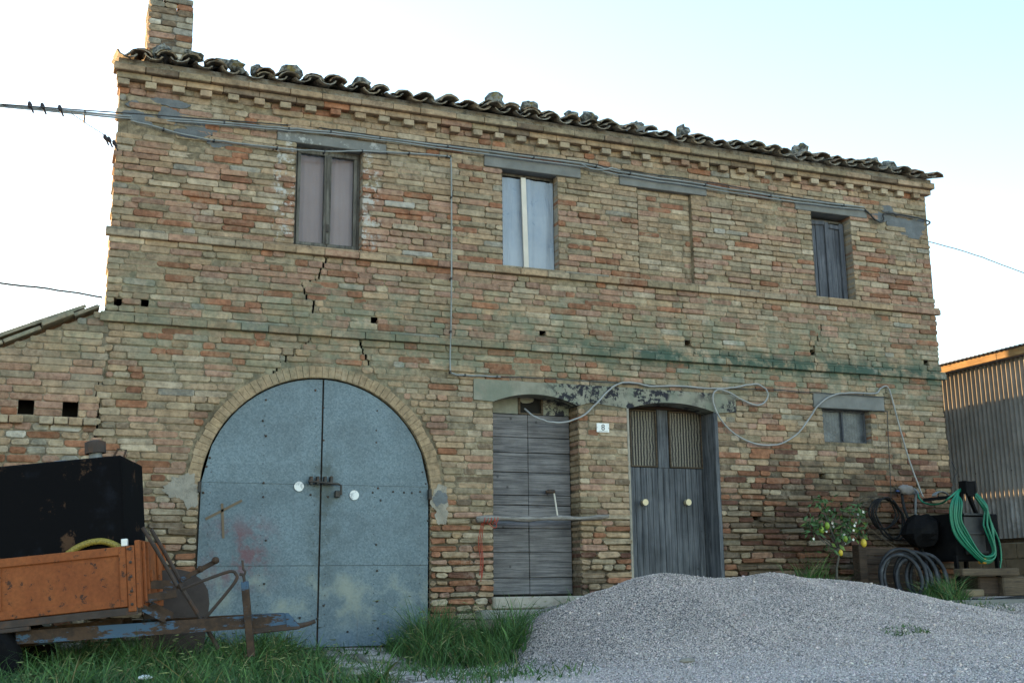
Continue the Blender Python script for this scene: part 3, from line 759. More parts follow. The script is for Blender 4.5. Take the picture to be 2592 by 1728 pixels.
sh.build('outer_wall', MAT['masonry'], house, tint=True)
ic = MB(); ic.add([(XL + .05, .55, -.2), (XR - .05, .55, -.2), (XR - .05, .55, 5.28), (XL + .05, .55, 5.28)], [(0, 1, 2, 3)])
ic.build('dark_backing', MAT['dark'], house)  # near-black sheet added behind the facade to keep its openings dark
# unseen low wing, added to shade the shed; its slit lets sun through
rw = MB(); rw.col = (.26, .2, .13)
rw.box(XR - .3, XR, DEP + .01, 10.5, -.3, 2.20); rw.box(XR - .3, XR, DEP + .01, 10.5, 2.385, 3.33); rw.box(XR - .3, XR, DEP + .01, DEP + .2, 2.20, 2.385); rw.box(XR - .3, XR, 10.3, 10.5, 2.20, 2.385)
rw.build('sun_block_wall', MAT['masonry'], house, tint=True)
rr = MB(); rr.box(3.0, XR + .02, DEP + .01, 10.6, 3.335, 3.42); rr.build('sun_block_roof', MAT['tile'], house)
# ================================================================== ROOF TILES
RT = random.Random(5)
def tile_mesh(up, seed, L=.46, r0=.105, r1=.085, th=.016, n=5, span=150):
    """half-pipe tile along +Y (up the slope); 'up' = hollow side up. Wide end of the cover tile down-slope."""
    R_ = random.Random(seed); vs = []
    for (y, r) in ((0, r0 if not up else r1 + .008), (L, r1 if not up else r0)):
        for rr in (r, r - th):
            for k in range(n + 1):
                a = RAD(90 - span / 2 + span * k / n); x, z = -rr * math.cos(a), rr * math.sin(a) * .68
                if up: z = -z
                vs.append((x, y + R_.uniform(-.012, .012) * (y == 0), z + R_.uniform(-.003, .003)))
    m = n + 1; fs = []
    for k in range(n):
        fs += [(k, k + 1, 2 * m + k + 1, 2 * m + k), (m + k + 1, m + k, 3 * m + k, 3 * m + k + 1), (k + 1, k, m + k, m + k + 1), (2 * m + k, 2 * m + k + 1, 3 * m + k + 1, 3 * m + k)]
    fs += [(0, 2 * m, 3 * m, m), (n, m + n, 3 * m + n, 2 * m + n)]
    me = bpy.data.meshes.new('roof_tile'); me.from_pydata(vs, [], fs)
    a = me.color_attributes.new('tint', 'FLOAT_COLOR', 'POINT'); c = random.Random(seed + 9).choice([(.25, .2, .14), (.29, .24, .17), (.22, .18, .13), (.26, .18, .12), (.25, .22, .175)])
    a.data.foreach_set('color', np.tile(np.array([*c, 1], np.float32), (len(vs), 1)).ravel()); me.materials.append(MAT['tile']); return me
COVER = [tile_mesh(False, s) for s in range(8)]; PAN = [tile_mesh(True, 20 + s) for s in range(8)]
SLOPE = RAD(15.5); TP = .232; ROOF0 = (-.20, 5.352)
roof = MB(); roof.col = (.2, .17, .13)
ca, sa = math.cos(SLOPE), math.sin(SLOPE)
roof.add([(XL - .05, -.10, 5.287), (XR + .07, -.10, 5.287), (XR + .07, -.10, 5.305), (XL - .05, -.10, 5.305),
          (XL + SKEW / 2 - .1, DEP / 2, 5.9), (XR + .07, DEP / 2, 5.9), (XL + SKEW - .1, DEP + .2, 5.28), (XR + .07, DEP + .2, 5.28), (XL - .05, .1, 5.29), (XR + .07, .1, 5.29)],
         [(0, 1, 2, 3), (3, 2, 5, 4), (4, 5, 7, 6), (8, 9, 1, 0)])
roof.box(XL - .02, XR + .03, -.085, -.05, 5.287, 5.352)
roof_o = roof.build('roof', MAT['tile'], house, tint=True)
RO = ORIG[house.name]
def put_tile(me, x, s, dz, rz=0.0, ry=0.0, parent=roof_o, name='roof_tile'):
    o = bpy.data.objects.new(name, me); COL.objects.link(o); o.parent = parent
    p = np.array([x, ROOF0[0] + s * ca, ROOF0[1] + s * sa + dz]) - RO
    o.location = p; o.rotation_euler = (SLOPE + RT.gauss(0, .03), ry, rz); o.scale = (RT.uniform(.9, 1.06), RT.uniform(.85, 1.05), RT.uniform(.8, 1.12)); return o
ncol = 41
sag = [0.012 * math.sin(.9 * i) + RT.gauss(0, .006) for i in range(ncol + 2)]
XT = [XL + .045 + TP * i + RT.gauss(0, .008) for i in range(ncol + 1)]
for i in range(ncol):
    for r_ in range(2):
        s0 = r_ * .33 + RT.gauss(0, .018)
        if i == 0 and r_ == 0: put_tile(RT.choice(PAN), XT[0], s0, .03, RT.gauss(0, .05), .1)
        else: put_tile(RT.choice(PAN), XT[i], s0, sag[i] + .035 + r_ * .012, RT.gauss(0, .05), RT.gauss(0, .05))
        if (i < ncol - 1 or r_ == 0) and RT.random() > .05 * (r_ == 0): put_tile(RT.choice(COVER), XT[i] + TP / 2 + RT.gauss(0, .008), s0 + .03 + RT.gauss(0, .025), sag[i] + .002 + r_ * .008 + RT.uniform(0, .012), RT.gauss(0, .06), RT.gauss(0, .07))
# a second layer slipped over the first in places, as the eave shows it
for i in range(ncol - 1):
    if RT.random() < .5: put_tile(RT.choice(COVER), XT[i] + TP / 2 + RT.gauss(0, .015), .10 + RT.uniform(-.03, .05), sag[i] + .026 + RT.uniform(0, .01), RT.gauss(0, .07), RT.gauss(0, .09))
rest = MB(); rest.col = (.21, .16, .11)                                # the slope above, tile by tile in one part
for i in range(ncol):
    for (c, s0, s1, dz) in ((XT[i] + TP / 2, .66, 2.3, .05),):
        pts = []
        for y in np.arange(s0, s1, .36):
            for k in range(5):
                a = RAD(15 + 150 * k / 4); pts.append((c - .1 * math.cos(a), ROOF0[0] + y * ca, ROOF0[1] + y * sa - .03 + .085 * math.sin(a) + RT.uniform(-.006, .006)))
        n_ = len(pts) // 5; rest.add(pts, [(5 * j + k, 5 * j + k + 1, 5 * j + 6 + k, 5 * j + 5 + k) for j in range(n_ - 1) for k in range(4)])
rest.build('upper_tiles', MAT['tile'], roof_o, kind='stuff', tint=True)

# ---- chimney, brick by brick
chx0, chx1, chy0, chy1 = .665, 1.115, 1.1, 1.55
zt = at(440, 0, chy0)[2]
cm = MB(); cm.col = (.16, .14, .115); cm.box(chx0 + .012, chx1 - .012, chy0 + .012, chy1 - .012, 5.55, zt - .12)
chim = cm.build('chimney', MAT['mortar'], house, tint=True)
z = 5.62; k = 0
WCH = dict(grey=34, pink=16, brown=16, pale=16, white=12, red=5)
while z < zt - .01:
    h = RB.uniform(.066, .074); x = chx0 + RB.uniform(-.006, .006); lean = (z - 5.6) * .015; lst = z + h > zt - .03
    x -= lean
    while x < chx1 - .02 - lean:
        L = RB.choice([.13, .15, .24, .28]); L = chx1 - lean - x if chx1 - lean - x - L < .07 else L
        if not (lst and .22 < x - chx0 < .36):
            m = MB(); m.col = pick(WCH); brick_geo(m, x + .003, x + L - .003, z + .004, z + h - .004, chy0 + RB.gauss(0, .004), chy0 + .12, 1.6, RB.gauss(0, .01)); m.build('chimney_brick', MAT['masonry'], chim, tint=True)
        x += L
    m = MB(); m.col = pick(WCH); e = RB.uniform(-.005, .008); m.box(chx1 - .1 - lean, chx1 + e - lean, chy0 + .1, chy1, z + .004, z + h - .004, .006); m.build('chimney_brick', MAT['masonry'], chim, tint=True)
    m = MB(); m.col = pick(WCH); m.box(chx0 - e - lean, chx0 + .1 - lean, chy0 + .1, chy1, z + .004, z + h - .004, .006); m.build('chimney_brick', MAT['masonry'], chim, tint=True)
    z += h

# ---- loose stones weighing the tiles down
STONES = [(372, 128, .10, 1.2, 'mossy grey stone on the eave tiles left of the chimney foot'), (443, 130, .12, .55, 'flat pale slab lying on the eave tiles right of the chimney foot'), (486, 150, .07, .9, 'small pointed stone on the tiles between the chimney and a squared brick'),
          (542, 152, .10, .75, 'dark lumpy stone on the tiles just right of a squared brick'), (592, 166, .08, .9, 'low dark stone on the tiles, second lump right of the squared brick'), (668, 168, .11, .8, 'grey boulder on the eave tiles above the left end of the first window lintel'),
          (832, 192, .10, .85, 'stone block on the eave tiles above the right end of the first window lintel'), (1133, 234, .125, .9, 'large rounded grey stone on the tiles above the left end of the second window lintel'), (1216, 248, .10, .85, 'round grey stone on the tiles directly above the film covered window'),
          (1312, 270, .085, 1, 'yellow lichened stone on the eave tiles, left one of a close pair'), (1352, 272, .105, .9, 'grey lichened stone on the eave tiles, right one of a close pair'), (1464, 294, .10, .8, 'stone with a hooked top on the tiles above the bricked up window'),
          (1566, 304, .095, 1, 'dark stone on the eave tiles above the right end of the bricked up window lintel'), (1838, 348, .115, .95, 'tall yellow spotted stone on the tiles above the left end of the shutter window lintel'), (1898, 366, .105, .7, 'low wide stone on the eave tiles above the shuttered window'),
          (2003, 378, .125, .75, 'broad flat stone on the eave tiles, first of the two next to the right gable'), (2040, 384, .125, .8, 'rounded stone on the eave tiles, last one before the right gable')]
for i, (u, v, r, q, lab) in enumerate(STONES):
    p = atd(u, v, .05); R_ = random.Random(100 + i); m = MB()
    m.ball((p[0], p[1], p[2] - r * q * .05), r * .88, 9, 6, (1.05, .9, q), .28, R_)
    solo(m, 'roof_stone', MAT['stone'], lab, 'stone', 'stones weighing down the roof tiles')
p = atd(508, 148, .02); m = MB(); m.box(p[0] - .065, p[0] + .065, p[1] - .07, p[1] + .1, p[2] - .045, p[2] + .03, .006)
solo(m, 'loose_brick', MAT['stone'], 'squared grey brick lying loose on the eave tiles right of the chimney', 'brick')

# ================================================================== LEAN-TO
def ann_top(x): return 3.0 + (x - .34) * .50
AV = [(-.277, -.151, 2.015, 2.15), (.077, .202, 2.005, 2.147)]
V2, E2 = [], []
ring([(-2.2, -.25), (.44, -.25), (.44, 2.94), (.30, 2.94), (-2.2, ann_top(-2.2) - .02)])
for r in AV: ring([(r[0], r[2]), (r[1], r[2])] + [(q[0], q[1]) for q in arc(r[0], r[1], r[3], .015, 6)][::-1])
for x in np.arange(-2.1, .4, .12):
    for z in np.arange(-.2, 2.9, .12):
        if z < ann_top(x) - .06: V2.append(Vector((x, z)))
vv, _, ff, _, _, _ = delaunay_2d_cdt(V2, E2, [], 0, 1e-5)
mm = MB(); mm.v = [(p.x, .0095 + .002 * math.sin(9 * p.x + 7 * p.y), p.y) for p in vv]; mm.c = [(.255, .21, .15) if p.y > 1.7 else (.27, .22, .15) for p in vv]
for f in ff:
    cx = sum(vv[i].x for i in f) / len(f); cz = sum(vv[i].y for i in f) / len(f)
    if any(r[0] < cx < r[1] and r[2] < cz < r[3] + .012 for r in AV): continue
    if cz > ann_top(cx) - .015 or cx > (joint_x(cz) or .38) + .004: continue
    a, b, c = (vv[f[0]], vv[f[1]], vv[f[2]]); mm.f.append(tuple(f) if (b - a).cross(c - a) > 0 else tuple(reversed(f)))
awall = mm.build('wall', MAT['mortar'], annex, tint=True)
WA = Wall(); z = -.15
while z < 2.95:
    neat = z > 1.88; h = RB.uniform(.060, .066) if neat else RB.uniform(.060, .074); z1 = z + h; zm = z + h / 2
    xr = (joint_x(zm) or .36) - .008; xl = max(-1.9, .34 + (z1 - 3.0) / .5 + .02)
    B = sorted([(r[0], r[1]) for r in AV if min(z1, r[3]) - max(z, r[2]) > .4 * h]); spans = []; x = xl
    for a, b in B: spans.append((x, a)); x = b
    spans.append((x, xr))
    for a_, b_ in spans:
        x = a_; first = True
        while x < b_ - .015:
            L = RB.uniform(.26, .32) if RB.random() < (.66 if neat else .3) else RB.uniform(.13, .17)
            if first: L *= RB.uniform(.5, 1); first = False
            if b_ - x - L < .06: L = b_ - x
            g_ = RB.uniform(.002, .0035) if neat else RB.uniform(.004, .007)
            WA.brick(x + g_, x + L - g_, z + g_, z1 - g_, RB.gauss(-.001, .0025), .14 if (x <= a_ + 1e-6 or x + L >= b_ - 1e-6) else .03, rough=.8 if neat else 1.6, tilt=RB.gauss(0, .004), col=pick(W_ANN if neat else W_ANL)); x += L
    z = z1
WA.finish(awall, 'brick', 'brickwork', lambda u, v: hidden(u, v) or u < -40, 250)
x = -.46
while x < .27:
    if not -.31 < x < -.22:
        m = MB(); m.col = pick(dict(pale=50, tan=40, grey=10)); m.box(x + .004, x + .113, -.052 + RB.uniform(-.006, .006), .06, 1.935 + RB.uniform(-.004, .004), 2.0, .006); m.build('sill_brick', MAT['masonry'], annex, tint=True)
    x += .118
m = MB(); m.prism([(-2.1, -.2), (.42, -.2), (.42, 2.9), (.25, 2.88), (-2.1, 1.70)], .25, .3); m.build('dark_backing', MAT['dark'], annex)  # near-black sheet added so the gaps beside the house stay dark
# sloping verge: thin slabs, then tiles running down to the left
va = math.atan(.5); vx, vz = math.cos(va), math.sin(va)
def alongp(s): return (.33 - s * vx, 3.012 - s * vz)
for i, (s0, s1, pr, up_) in enumerate([(.02, .24, .03, 0), (.245, .52, .085, .012), (.53, .85, .03, 0), (.86, 1.2, .03, .0), (1.21, 1.5, .03, 0), (1.5, 2.2, .03, 0)]):
    a = alongp(s0); b = alongp(s1); m = MB(); m.col = (.24, .21, .155)
    m.obox((a[0], -pr / 2 + .06, a[1] + up_), (b[0], -pr / 2 + .06, b[1] + up_), pr + .12, .032, (0, 0, 1), .004); m.build('verge_slab', MAT['masonry'], annex, tint=True)
aroof = MB(); aroof.col = (.17, .14, .1); a = alongp(0); b = alongp(2.9)
aroof.add([(a[0], .1, a[1] + .03), (b[0], .1, b[1] + .03), (b[0], 4.5, b[1] + .03), (a[0], 4.5, a[1] + .03)], [(0, 1, 2, 3)]); ar = aroof.build('roof', MAT['tile'], annex, tint=True)
AO = ORIG[annex.name]
CLEAN = []
for i in range(4):
    me = COVER[i].copy(); me.materials.clear(); me.materials.append(MAT['masonry']); c = [(.23, .19, .13), (.21, .18, .13), (.25, .2, .135), (.21, .16, .115)][i]
    me.attributes['tint'].data.foreach_set('color', np.tile(np.array([*c, 1], np.float32), (len(me.vertices), 1)).ravel()); CLEAN.append(me)
for row in range(9):
    for q in range(6):
        s = .13 + q * .40 + RT.uniform(-.03, .03) + (.05 if row == 0 else RT.choice([0, .08, -.1])); p = alongp(s)
        o = bpy.data.objects.new('roof_tile', RT.choice(CLEAN)); COL.objects.link(o); o.parent = ar
        # tile +Y axis points up the slope (towards the house)
        X_ = Vector((0, -1, 0)); Y_ = Vector((vx, 0, vz)); Z_ = X_.cross(Y_)
        Mx = Matrix(((X_.x, Y_.x, Z_.x), (X_.y, Y_.y, Z_.y), (X_.z, Y_.z, Z_.z))).to_4x4()
        o.rotation_euler = (Mx @ Matrix.Rotation(RT.gauss(0, .03), 4, 'Z')).to_euler()
        o.location = np.array([p[0] - .42 * vx, .12 + row * .235 + RT.gauss(0, .008), p[1] - .42 * vz + .035 + .008 * q]) - AO
        o.scale = (1.0, 1.05, 1.0)

# ================================================================== OPENINGS
def bars_rect(m, x0, x1, z0, z1, w, y0, y1, bev=.004):
    m.box(x0, x1, y0, y1, z0, z0 + w, bev); m.box(x0, x1, y0, y1, z1 - w, z1, bev); m.box(x0, x0 + w, y0 + .002, y1 - .002, z0 + w + .001, z1 - w - .001, bev); m.box(x1 - w, x1, y0 + .002, y1 - .002, z0 + w + .001, z1 - w - .001, bev)
# first window: two wooden casements, lilac curtains behind glass
x0, x1, z0, z1 = RECTS['w1']; m = MB(); bars_rect(m, x0, x1, z0, z1, .026, .10, .17); win = m.build('window', MAT['wood_f'], house, label='wooden two leaf window with lilac curtains')
xm = (x0 + x1) / 2 + .005
for a, b in ((x0 + .028, xm - .002), (xm + .002, x1 - .028)):
    m = MB(); bars_rect(m, a, b, z0 + .028, z1 - .028, .033, .085, .13); m.build('casement', MAT['wood_f'], win)
    m = MB(); m.box(a + .033, b - .033, .108, .112, z0 + .061, z1 - .061); m.build('pane', MAT['glass'], win)
    m = MB(); N_ = 26; vs = []
    for i in range(N_ + 1):
        xx = a + .03 + (b - a - .06) * i / N_; yy = .15 + .003 * math.sin(i * .8); vs += [(xx, yy, z0 + .06), (xx, yy, z1 - .06)]
    m.add(vs, [(2 * i, 2 * i + 2, 2 * i + 3, 2 * i + 1) for i in range(N_)]); m.build('curtain', MAT['curtain'], win)
m = MB(); m.box(xm - .016, xm + .016, .07, .084, z0 + .05, z1 - .05, .006); m.build('meeting_bar', MAT['wood_f'], win)
m = MB(); m.box(xm - .012, xm + .012, .055, .069, z0 + .17, z0 + .25, .003); m.build('latch', MAT['iron'], win)
# second window: plastic film with a pale batten
x0, x1, z0, z1 = RECTS['w2']; m = MB(); bars_rect(m, x0, x1, z0, z1, .03, .12, .18); win = m.build('window', MAT['wood_f'], house, label='window opening closed with pale plastic film')
m = MB(); N_ = 24; vs = []
for j in range(9):
    for i in range(N_ + 1):
        xx = x0 + .005 + (x1 - x0 - .01) * i / N_; zz = z0 + .004 + (z1 - z0 - .06) * j / 8
        vs.append((xx, .105 + .005 * math.sin(i * .9 + .5 * math.sin(j)) + .002 * math.sin(2.3 * i + j) - .02 * math.exp(-((i - 13) / 2.0) ** 2), zz))
m.add(vs, [(j * 25 + i, j * 25 + i + 1, j * 25 + i + 26, j * 25 + i + 25) for j in range(8) for i in range(24)]); m.build('plastic_film', MAT['film'], win, True)
m = MB(); m.obox((x0 + .285, .07, z0 + .005), (x0 + .262, .07, z1 - .05), .055, .018, (0, -1, 0), .002); m.build('batten', MAT['batten'], win)
# fourth window: grey plank shutters
x0, x1, z0, z1 = RECTS['w4']; m = MB(); bars_rect(m, x0, x1, z0, z1 - .03, .03, .15, .22); win = m.build('window', MAT['wood_f'], house, label='window closed by warped grey plank shutters')
xm = x0 + .285
for (a, b, dz, ry) in ((x0 + .01, xm - .012, 0, .012), (xm + .012, x1 - .012, -.02, -.01)):
    n_ = 2; w_ = (b - a) / n_
    for i in range(n_):
        m = MB(); m.box(a + i * w_ + .003, a + (i + 1) * w_ - .003, .125 + RT.uniform(-.004, .004), .148, z0 + .012, z1 - .075 + dz + RT.uniform(-.01, .01), .004); m.build('shutter_board', MAT['wood_s'], win)
    m = MB(); m.obox((a + .01, .115, z1 - .09 + dz), (b - .01, .115, z1 - .09 + dz + ry), .02, .05, (0, 0, 1), .004); m.build('shutter_rail', MAT['wood_s'], win)
m = MB(); m.box(xm - .028, xm + .024, .098, .124, z0 + .012, z1 - .07, .005); m.build('meeting_bar', MAT['wood_s'], win)
m = MB(); m.box(x1 - .085, x1 - .025, .1, .123, z0 + .012, z1 - .07, .005); m.build('shutter_rail', MAT['wood_s'], win)
# small low window: two dusty panes behind chicken wire
x0, x1, z0, z1 = RECTS['w5']; m = MB(); bars_rect(m, x0, x1, z0, z1, .022, .10, .15); m.box((x0 + x1) / 2 - .012, (x0 + x1) / 2 + .012, .09, .14, z0 + .022, z1 - .022, .003); win = m.build('window', MAT['wood_s'], house, label='small low window with two dusty panes')
for a, b in ((x0 + .022, (x0 + x1) / 2 - .012), ((x0 + x1) / 2 + .012, x1 - .022)):
    m = MB(); m.box(a, b, .118, .122, z0 + .022, z1 - .022); m.build('pane', MAT['dusty'], win)
m = MB(); s_ = .026
for r_ in range(11):
    for c in range(17):
        cx = x0 + .02 + c * s_ * 1.5; cz = z0 + .015 + (r_ + .5 * (c % 2)) * s_ * 1.732
        for k in range(3):
            a0, a1 = RAD(60 * k), RAD(60 * k + 60); p0 = (cx + s_ * math.cos(a0), .06 + .006 * math.sin(7 * cx + 5 * cz), cz + s_ * math.sin(a0)); p1 = (cx + s_ * math.cos(a1), .06 + .006 * math.sin(7 * cx + 5 * cz), cz + s_ * math.sin(a1))
            if x0 < p0[0] < x1 and x0 < p1[0] < x1 and z0 < p0[2] < z1 and z0 < p1[2] < z1: m.tube([p0, p1], .0016, 3, caps=False)
m.build('chicken_wire', MAT['wire'], win, kind='stuff')
m = MB(); m.box(x0, x1, .28, .3, z0, z1); m.build('unlit_room_sheet', MAT['dark'], win)  # black slab painted as the shade of an unlit room

# ---- arched metal door, two leaves of three sheets each
YD = .035
def arch_poly(xa, xb, za, zb, r):
    """outline of a sheet clipped by the arch, ccw"""
    def top(x):
        d = r * r - (x - XC_A) ** 2; return ZC_A + math.sqrt(max(d, 0)) if d > 0 else ZC_A
    pts = [(xa, za), (xb, za)]
    n_ = 14
    for i in range(n_ + 1):
        x = xb + (xa - xb) * i / n_; pts.append((x, min(zb, top(x))))
    out = [];
    for p in pts:
        if not out or abs(p[0] - out[-1][0]) + abs(p[1] - out[-1][1]) > 1e-4: out.append(p)
    return out
R_D = R_A - .012; xs_ = XC_A + .02
doorf = MB(); doorf.prism(arch_poly(XC_A - R_D - .006, XC_A + R_D + .006, .0, 9, R_D + .006), YD + .03, YD + .05)
door = doorf.build('metal_door', MAT['iron'], house, label='arched double door of galvanised sheet')
for (xa, xb, dy) in ((XC_A - R_D, xs_ - .008, 0), (xs_ + .008, XC_A + R_D, -.006)):
    for j, (za, zb) in enumerate(((.02, .742), (.742, 1.478), (1.478, 9))):
        pl = arch_poly(xa, xb, za + (.0015 if j else 0), zb - .0015, R_D); xr_ = [p[0] for p in pl]
        if j == 2: # above the springing, narrow to where the arch meets the sheet foot
            hw = math.sqrt(R_D ** 2 - (za - ZC_A) ** 2); pl = arch_poly(max(xa, XC_A - hw), min(xb, XC_A + hw), za, zb, R_D)
        if j == 1:
            pl = [(xa, za + .0015), (xb, za + .0015)] + ([(xb, zb - .0015)] if xb < XC_A + .1 else [(XC_A + math.sqrt(R_D ** 2 - (zb - ZC_A) ** 2), zb - .0015)]) + ([(xa, zb - .0015)] if xa > XC_A - .1 else [(XC_A - math.sqrt(R_D ** 2 - (zb - ZC_A) ** 2), zb - .0015)])
        m = MB(); yy = YD + dy + .004 * (1 - j); m.prism(pl, yy, yy + .012); m.build('door_sheet', MAT['galv'], door)
RV = [(612, 917), (605, 965), (612, 1000), (607, 1108), (606, 1140), (483, 1050), (475, 1070), (468, 1130), (868, 942), (866, 987), (866, 1015), (972, 1083), (980, 1110), (870, 1120), (876, 1148), (858, 1130), (900, 880), (905, 1128), (930, 1130), (948, 1131), (967, 1128), (730, 1420), (800, 1450), (870, 1442), (690, 1418), (612, 1240), (608, 1340), (866, 1250), (868, 1310), (868, 1380), (470, 1420), (745, 935), (745, 1010), (726, 895), (985, 1195), (986, 1280), (715, 1135), (755, 1140), (745, 1390)]
m = MB()
for u, v in RV:
    p = atd(u, v); m.ball((p[0], YD - .008, p[2]), .011, 6, 4, (1, .6, 1))
R_ = random.Random(3)
for x in (XC_A - .52, XC_A + .53, XC_A - .98, XC_A + .98, xs_ - .06, xs_ + .06):
    for z in np.arange(.12, 2.25, .09):
        if (x - XC_A) ** 2 + (max(z, ZC_A) - ZC_A) ** 2 < (R_D - .04) ** 2: m.ball((x + R_.uniform(-.006, .006), YD - .007, z + R_.uniform(-.01, .01)), .005, 5, 3, (1, .5, 1))
m.build('rivets', MAT['iron'], door, kind='stuff')
b0 = atd(712, 1105); b1 = atd(783, 1112); m = MB(); m.tube([(b0[0] - .02, -.03, b0[2]), (b1[0] - .03, -.03, b1[2]), (b1[0] - .005, -.03, b1[2] - .012), (b1[0] - .003, -.03, b1[2] - .1)], .011, 7)
for u in (714, 729, 746, 760): p = atd(u, 1105); m.box(p[0] - .012, p[0] + .012, -.035, YD - .01, p[2] - .03, p[2] + .045, .003)
m.box(b1[0] - .055, b1[0] - .01, -.03, YD - .01, b1[2] - .12, b1[2] - .06, .004); m.build('bolt', MAT['iron'], door)
for u, v in ((688, 1116), (815, 1136)):
    p = atd(u, v); m = MB(); m.disc((p[0], YD - .013, p[2]), .045, 'y', .006, 20); m.build('reflector_disc', MAT['sticker'], door)
m = MB()
for (u0, v0, u1, v1) in ((473, 1191, 557, 1148), (511, 1155, 514, 1235)):
    a, b = atd(u0, v0), atd(u1, v1); m.obox((a[0], YD - .0075, a[2]), (b[0], YD - .0075, b[2]), .002, .022, (0, 0, 1))
m.build('brush_mark', mat_plain('ochre_brush_mark', (.15, .105, .065), .8, 0, .1, 9, 0), door, label='ochre cross brushed on the left leaf')
for u, v in ((459, 1118), (988, 1135)):
    p = atd(u, v); m = MB(); m.box(p[0] - .018, p[0] + .012, -.02, YD, p[2] - .05, p[2] + .05, .004); m.build('hinge', MAT['iron'], door)

MAT['palestep'] = mat_plain('worn_pale_stone', (.36, .31, .25), .9, 0, .2, 6, .4, (.2, .13, .1), 5, .5)
# ---- weathered door of horizontal boards
x0, x1 = 4.085, 4.985; YW = .215
sc_ = (10.5 + YW) / 10.5
m = MB(); m.box(x0 - .03, x1 + .012, YW + .03, YW + .06, .44, 2.45); wd = m.build('weathered_door', MAT['dark'], house, label='grey weathered door of horizontal boards')
xl_, xr2 = 4.06 * 1.0, 4.985
seam = at(1215 * K, 1200 * K, YW)[0]
lv = [1365, 1326, 1268, 1213, 1160, 1137, 1085, 1040, 1005, 952]
zl = [atd(1215, v, YW)[2] for v in lv]; RW = random.Random(8)
for (a, b) in ((4.04, seam - .003), (seam + .003, xr2)):
    for i in range(len(zl) - 1):
        za, zb = zl[i] + .003, zl[i + 1] - .003
        if zb - za < .02: continue
        m = MB(); m.box(a, b, YW + RW.uniform(-.004, .004), YW + .03, za + RW.uniform(-.002, .002), zb + RW.uniform(-.002, .002), .005); m.build('door_board', MAT['wood_h'], wd)
m = MB(); p = atd(1257, 1133, YW); m.box(p[0] - .006, p[0] + .006, YW - .006, YW + .0, p[2] - .018, p[2] + .018, .002); m.build('keyhole', MAT['ink'], wd)
m = MB(); ztr = atd(1215, 952, YW)[2]; p0 = atd(1195, 945, YW); p1 = atd(1243, 945, YW); zt_ = 2.46
for a, b in ((4.04, p0[0] - .022), (p1[0] + .022, xr2)):
    m = MB(); m.box(a, b, YW + .005, YW + .03, ztr + .004, zt_); m.build('transom_panel', MAT['lintel'], wd)
for a, b in ((p0[0] - .022, p0[0]), (p1[0], p1[0] + .022)):
    m = MB(); m.box(a, b, YW - .008, YW + .03, ztr + .002, zt_, .003); m.build('transom_post', MAT['timber'], wd)
m = MB(); m.box(p0[0], p1[0], YW - .004, YW + .026, ztr, ztr + .018, .003); m.build('transom_rail', MAT['timber'], wd)
m = MB(); c = atd(1210, 928, YW); m.ball((c[0] + .0, YW + .01, c[2] + .05), .075, 9, 6, (1.2, .12, .55), .1, RW); m.build('broken_pane', MAT['lintel'], wd)
# doorstep
m = MB(); m.box(4.03, 5.2, -.05, .3, .325, .438, .012); m.build('doorstep', MAT['palestep'], house)
m = MB(); m.box(3.86, 4.95, -.16, .05, .225, .318, .015); m.build('doorstep', MAT['plaster'], house)
m = MB(); m.box(4.02, 4.9, -.34, -.1, .03, .222, .015); m.build('doorstep', MAT['concrete'], house)

# ---- number door: vertical planks with two meshed panes
YN = .27
def xn(u, v=1150): return at(u * K, v * K, YN)[0]
m = MB(); m.box(5.57, 6.63, YN + .03, YN + .06, .1, 2.45); nd = m.build('plank_door', MAT['dark'], house, label='blue grey plank door with two meshed panes')
xa, xb = xn(1447), xn(1612) + .02; pl_n = 13; zp = at(1530 * K, 1072 * K, YN)[2]; ztop = at(1530 * K, 948 * K, YN)[2]
panes = [(xn(1447, 1010), xn(1508, 1010)), (xn(1537, 1010), xn(1612, 1010))]
for i in range(pl_n):
    a = xa + (xb - xa) * i / pl_n; b = xa + (xb - xa) * (i + 1) / pl_n
    m = MB(); m.box(a + .002, b - .002, YN + RW.uniform(-.002, .002), YN + .03, .15, zp - .012, .004); m.build('plank', MAT['wood_v'], nd)
mid = (panes[0][1] + .012, panes[1][0] - .012)
m = MB(); m.box(mid[0], mid[1], YN - .004, YN + .03, zp - .012, ztop + .03, .004); m.build('plank', MAT['wood_v'], nd)
m = MB(); m.box(panes[1][1] + .012, xb + .02, YN - .002, YN + .03, zp - .012, ztop + .03, .004); m.build('plank', MAT['wood_v'], nd)
m = MB(); m.box(xa - .01, xb + .02, YN - .004, YN + .03, ztop + .032, 2.45, .004); m.build('top_board', MAT['plank_brown'], nd)
for a, b in panes:
    m = MB(); bars_rect(m, a, b, zp - .006, ztop + .02, .014, YN - .012, YN + .02, .002); fr = m.build('pane_frame', MAT['timber'], nd)
    m = MB(); m.box(a + .012, b - .012, YN + .024, YN + .028, zp, ztop + .01); m.build('striped_curtain', MAT['stripe'], nd)
    m = MB()
    for x in np.arange(a + .02, b - .01, .0165): m.box(x - .0012, x + .0012, YN - .003, YN - .0008, zp + .004, ztop + .01)
    for z in np.arange(zp + .015, ztop + .01, .0165): m.box(a + .012, b - .012, YN - .0006, YN + .0016, z - .0012, z + .0012)
    m.build('wire_mesh', MAT['wire'], nd, kind='stuff')
for u in (1481, 1580):
    p = at(u * K, 1153 * K, YN - .05); m = MB(); m.disc((p[0], YN - .045, p[2]), .034, 'y', .05, 16); m.disc((p[0], YN - .012, p[2]), .018, 'y', .03, 10); m.build('knob', MAT['brass'], nd, label='round pale knob')
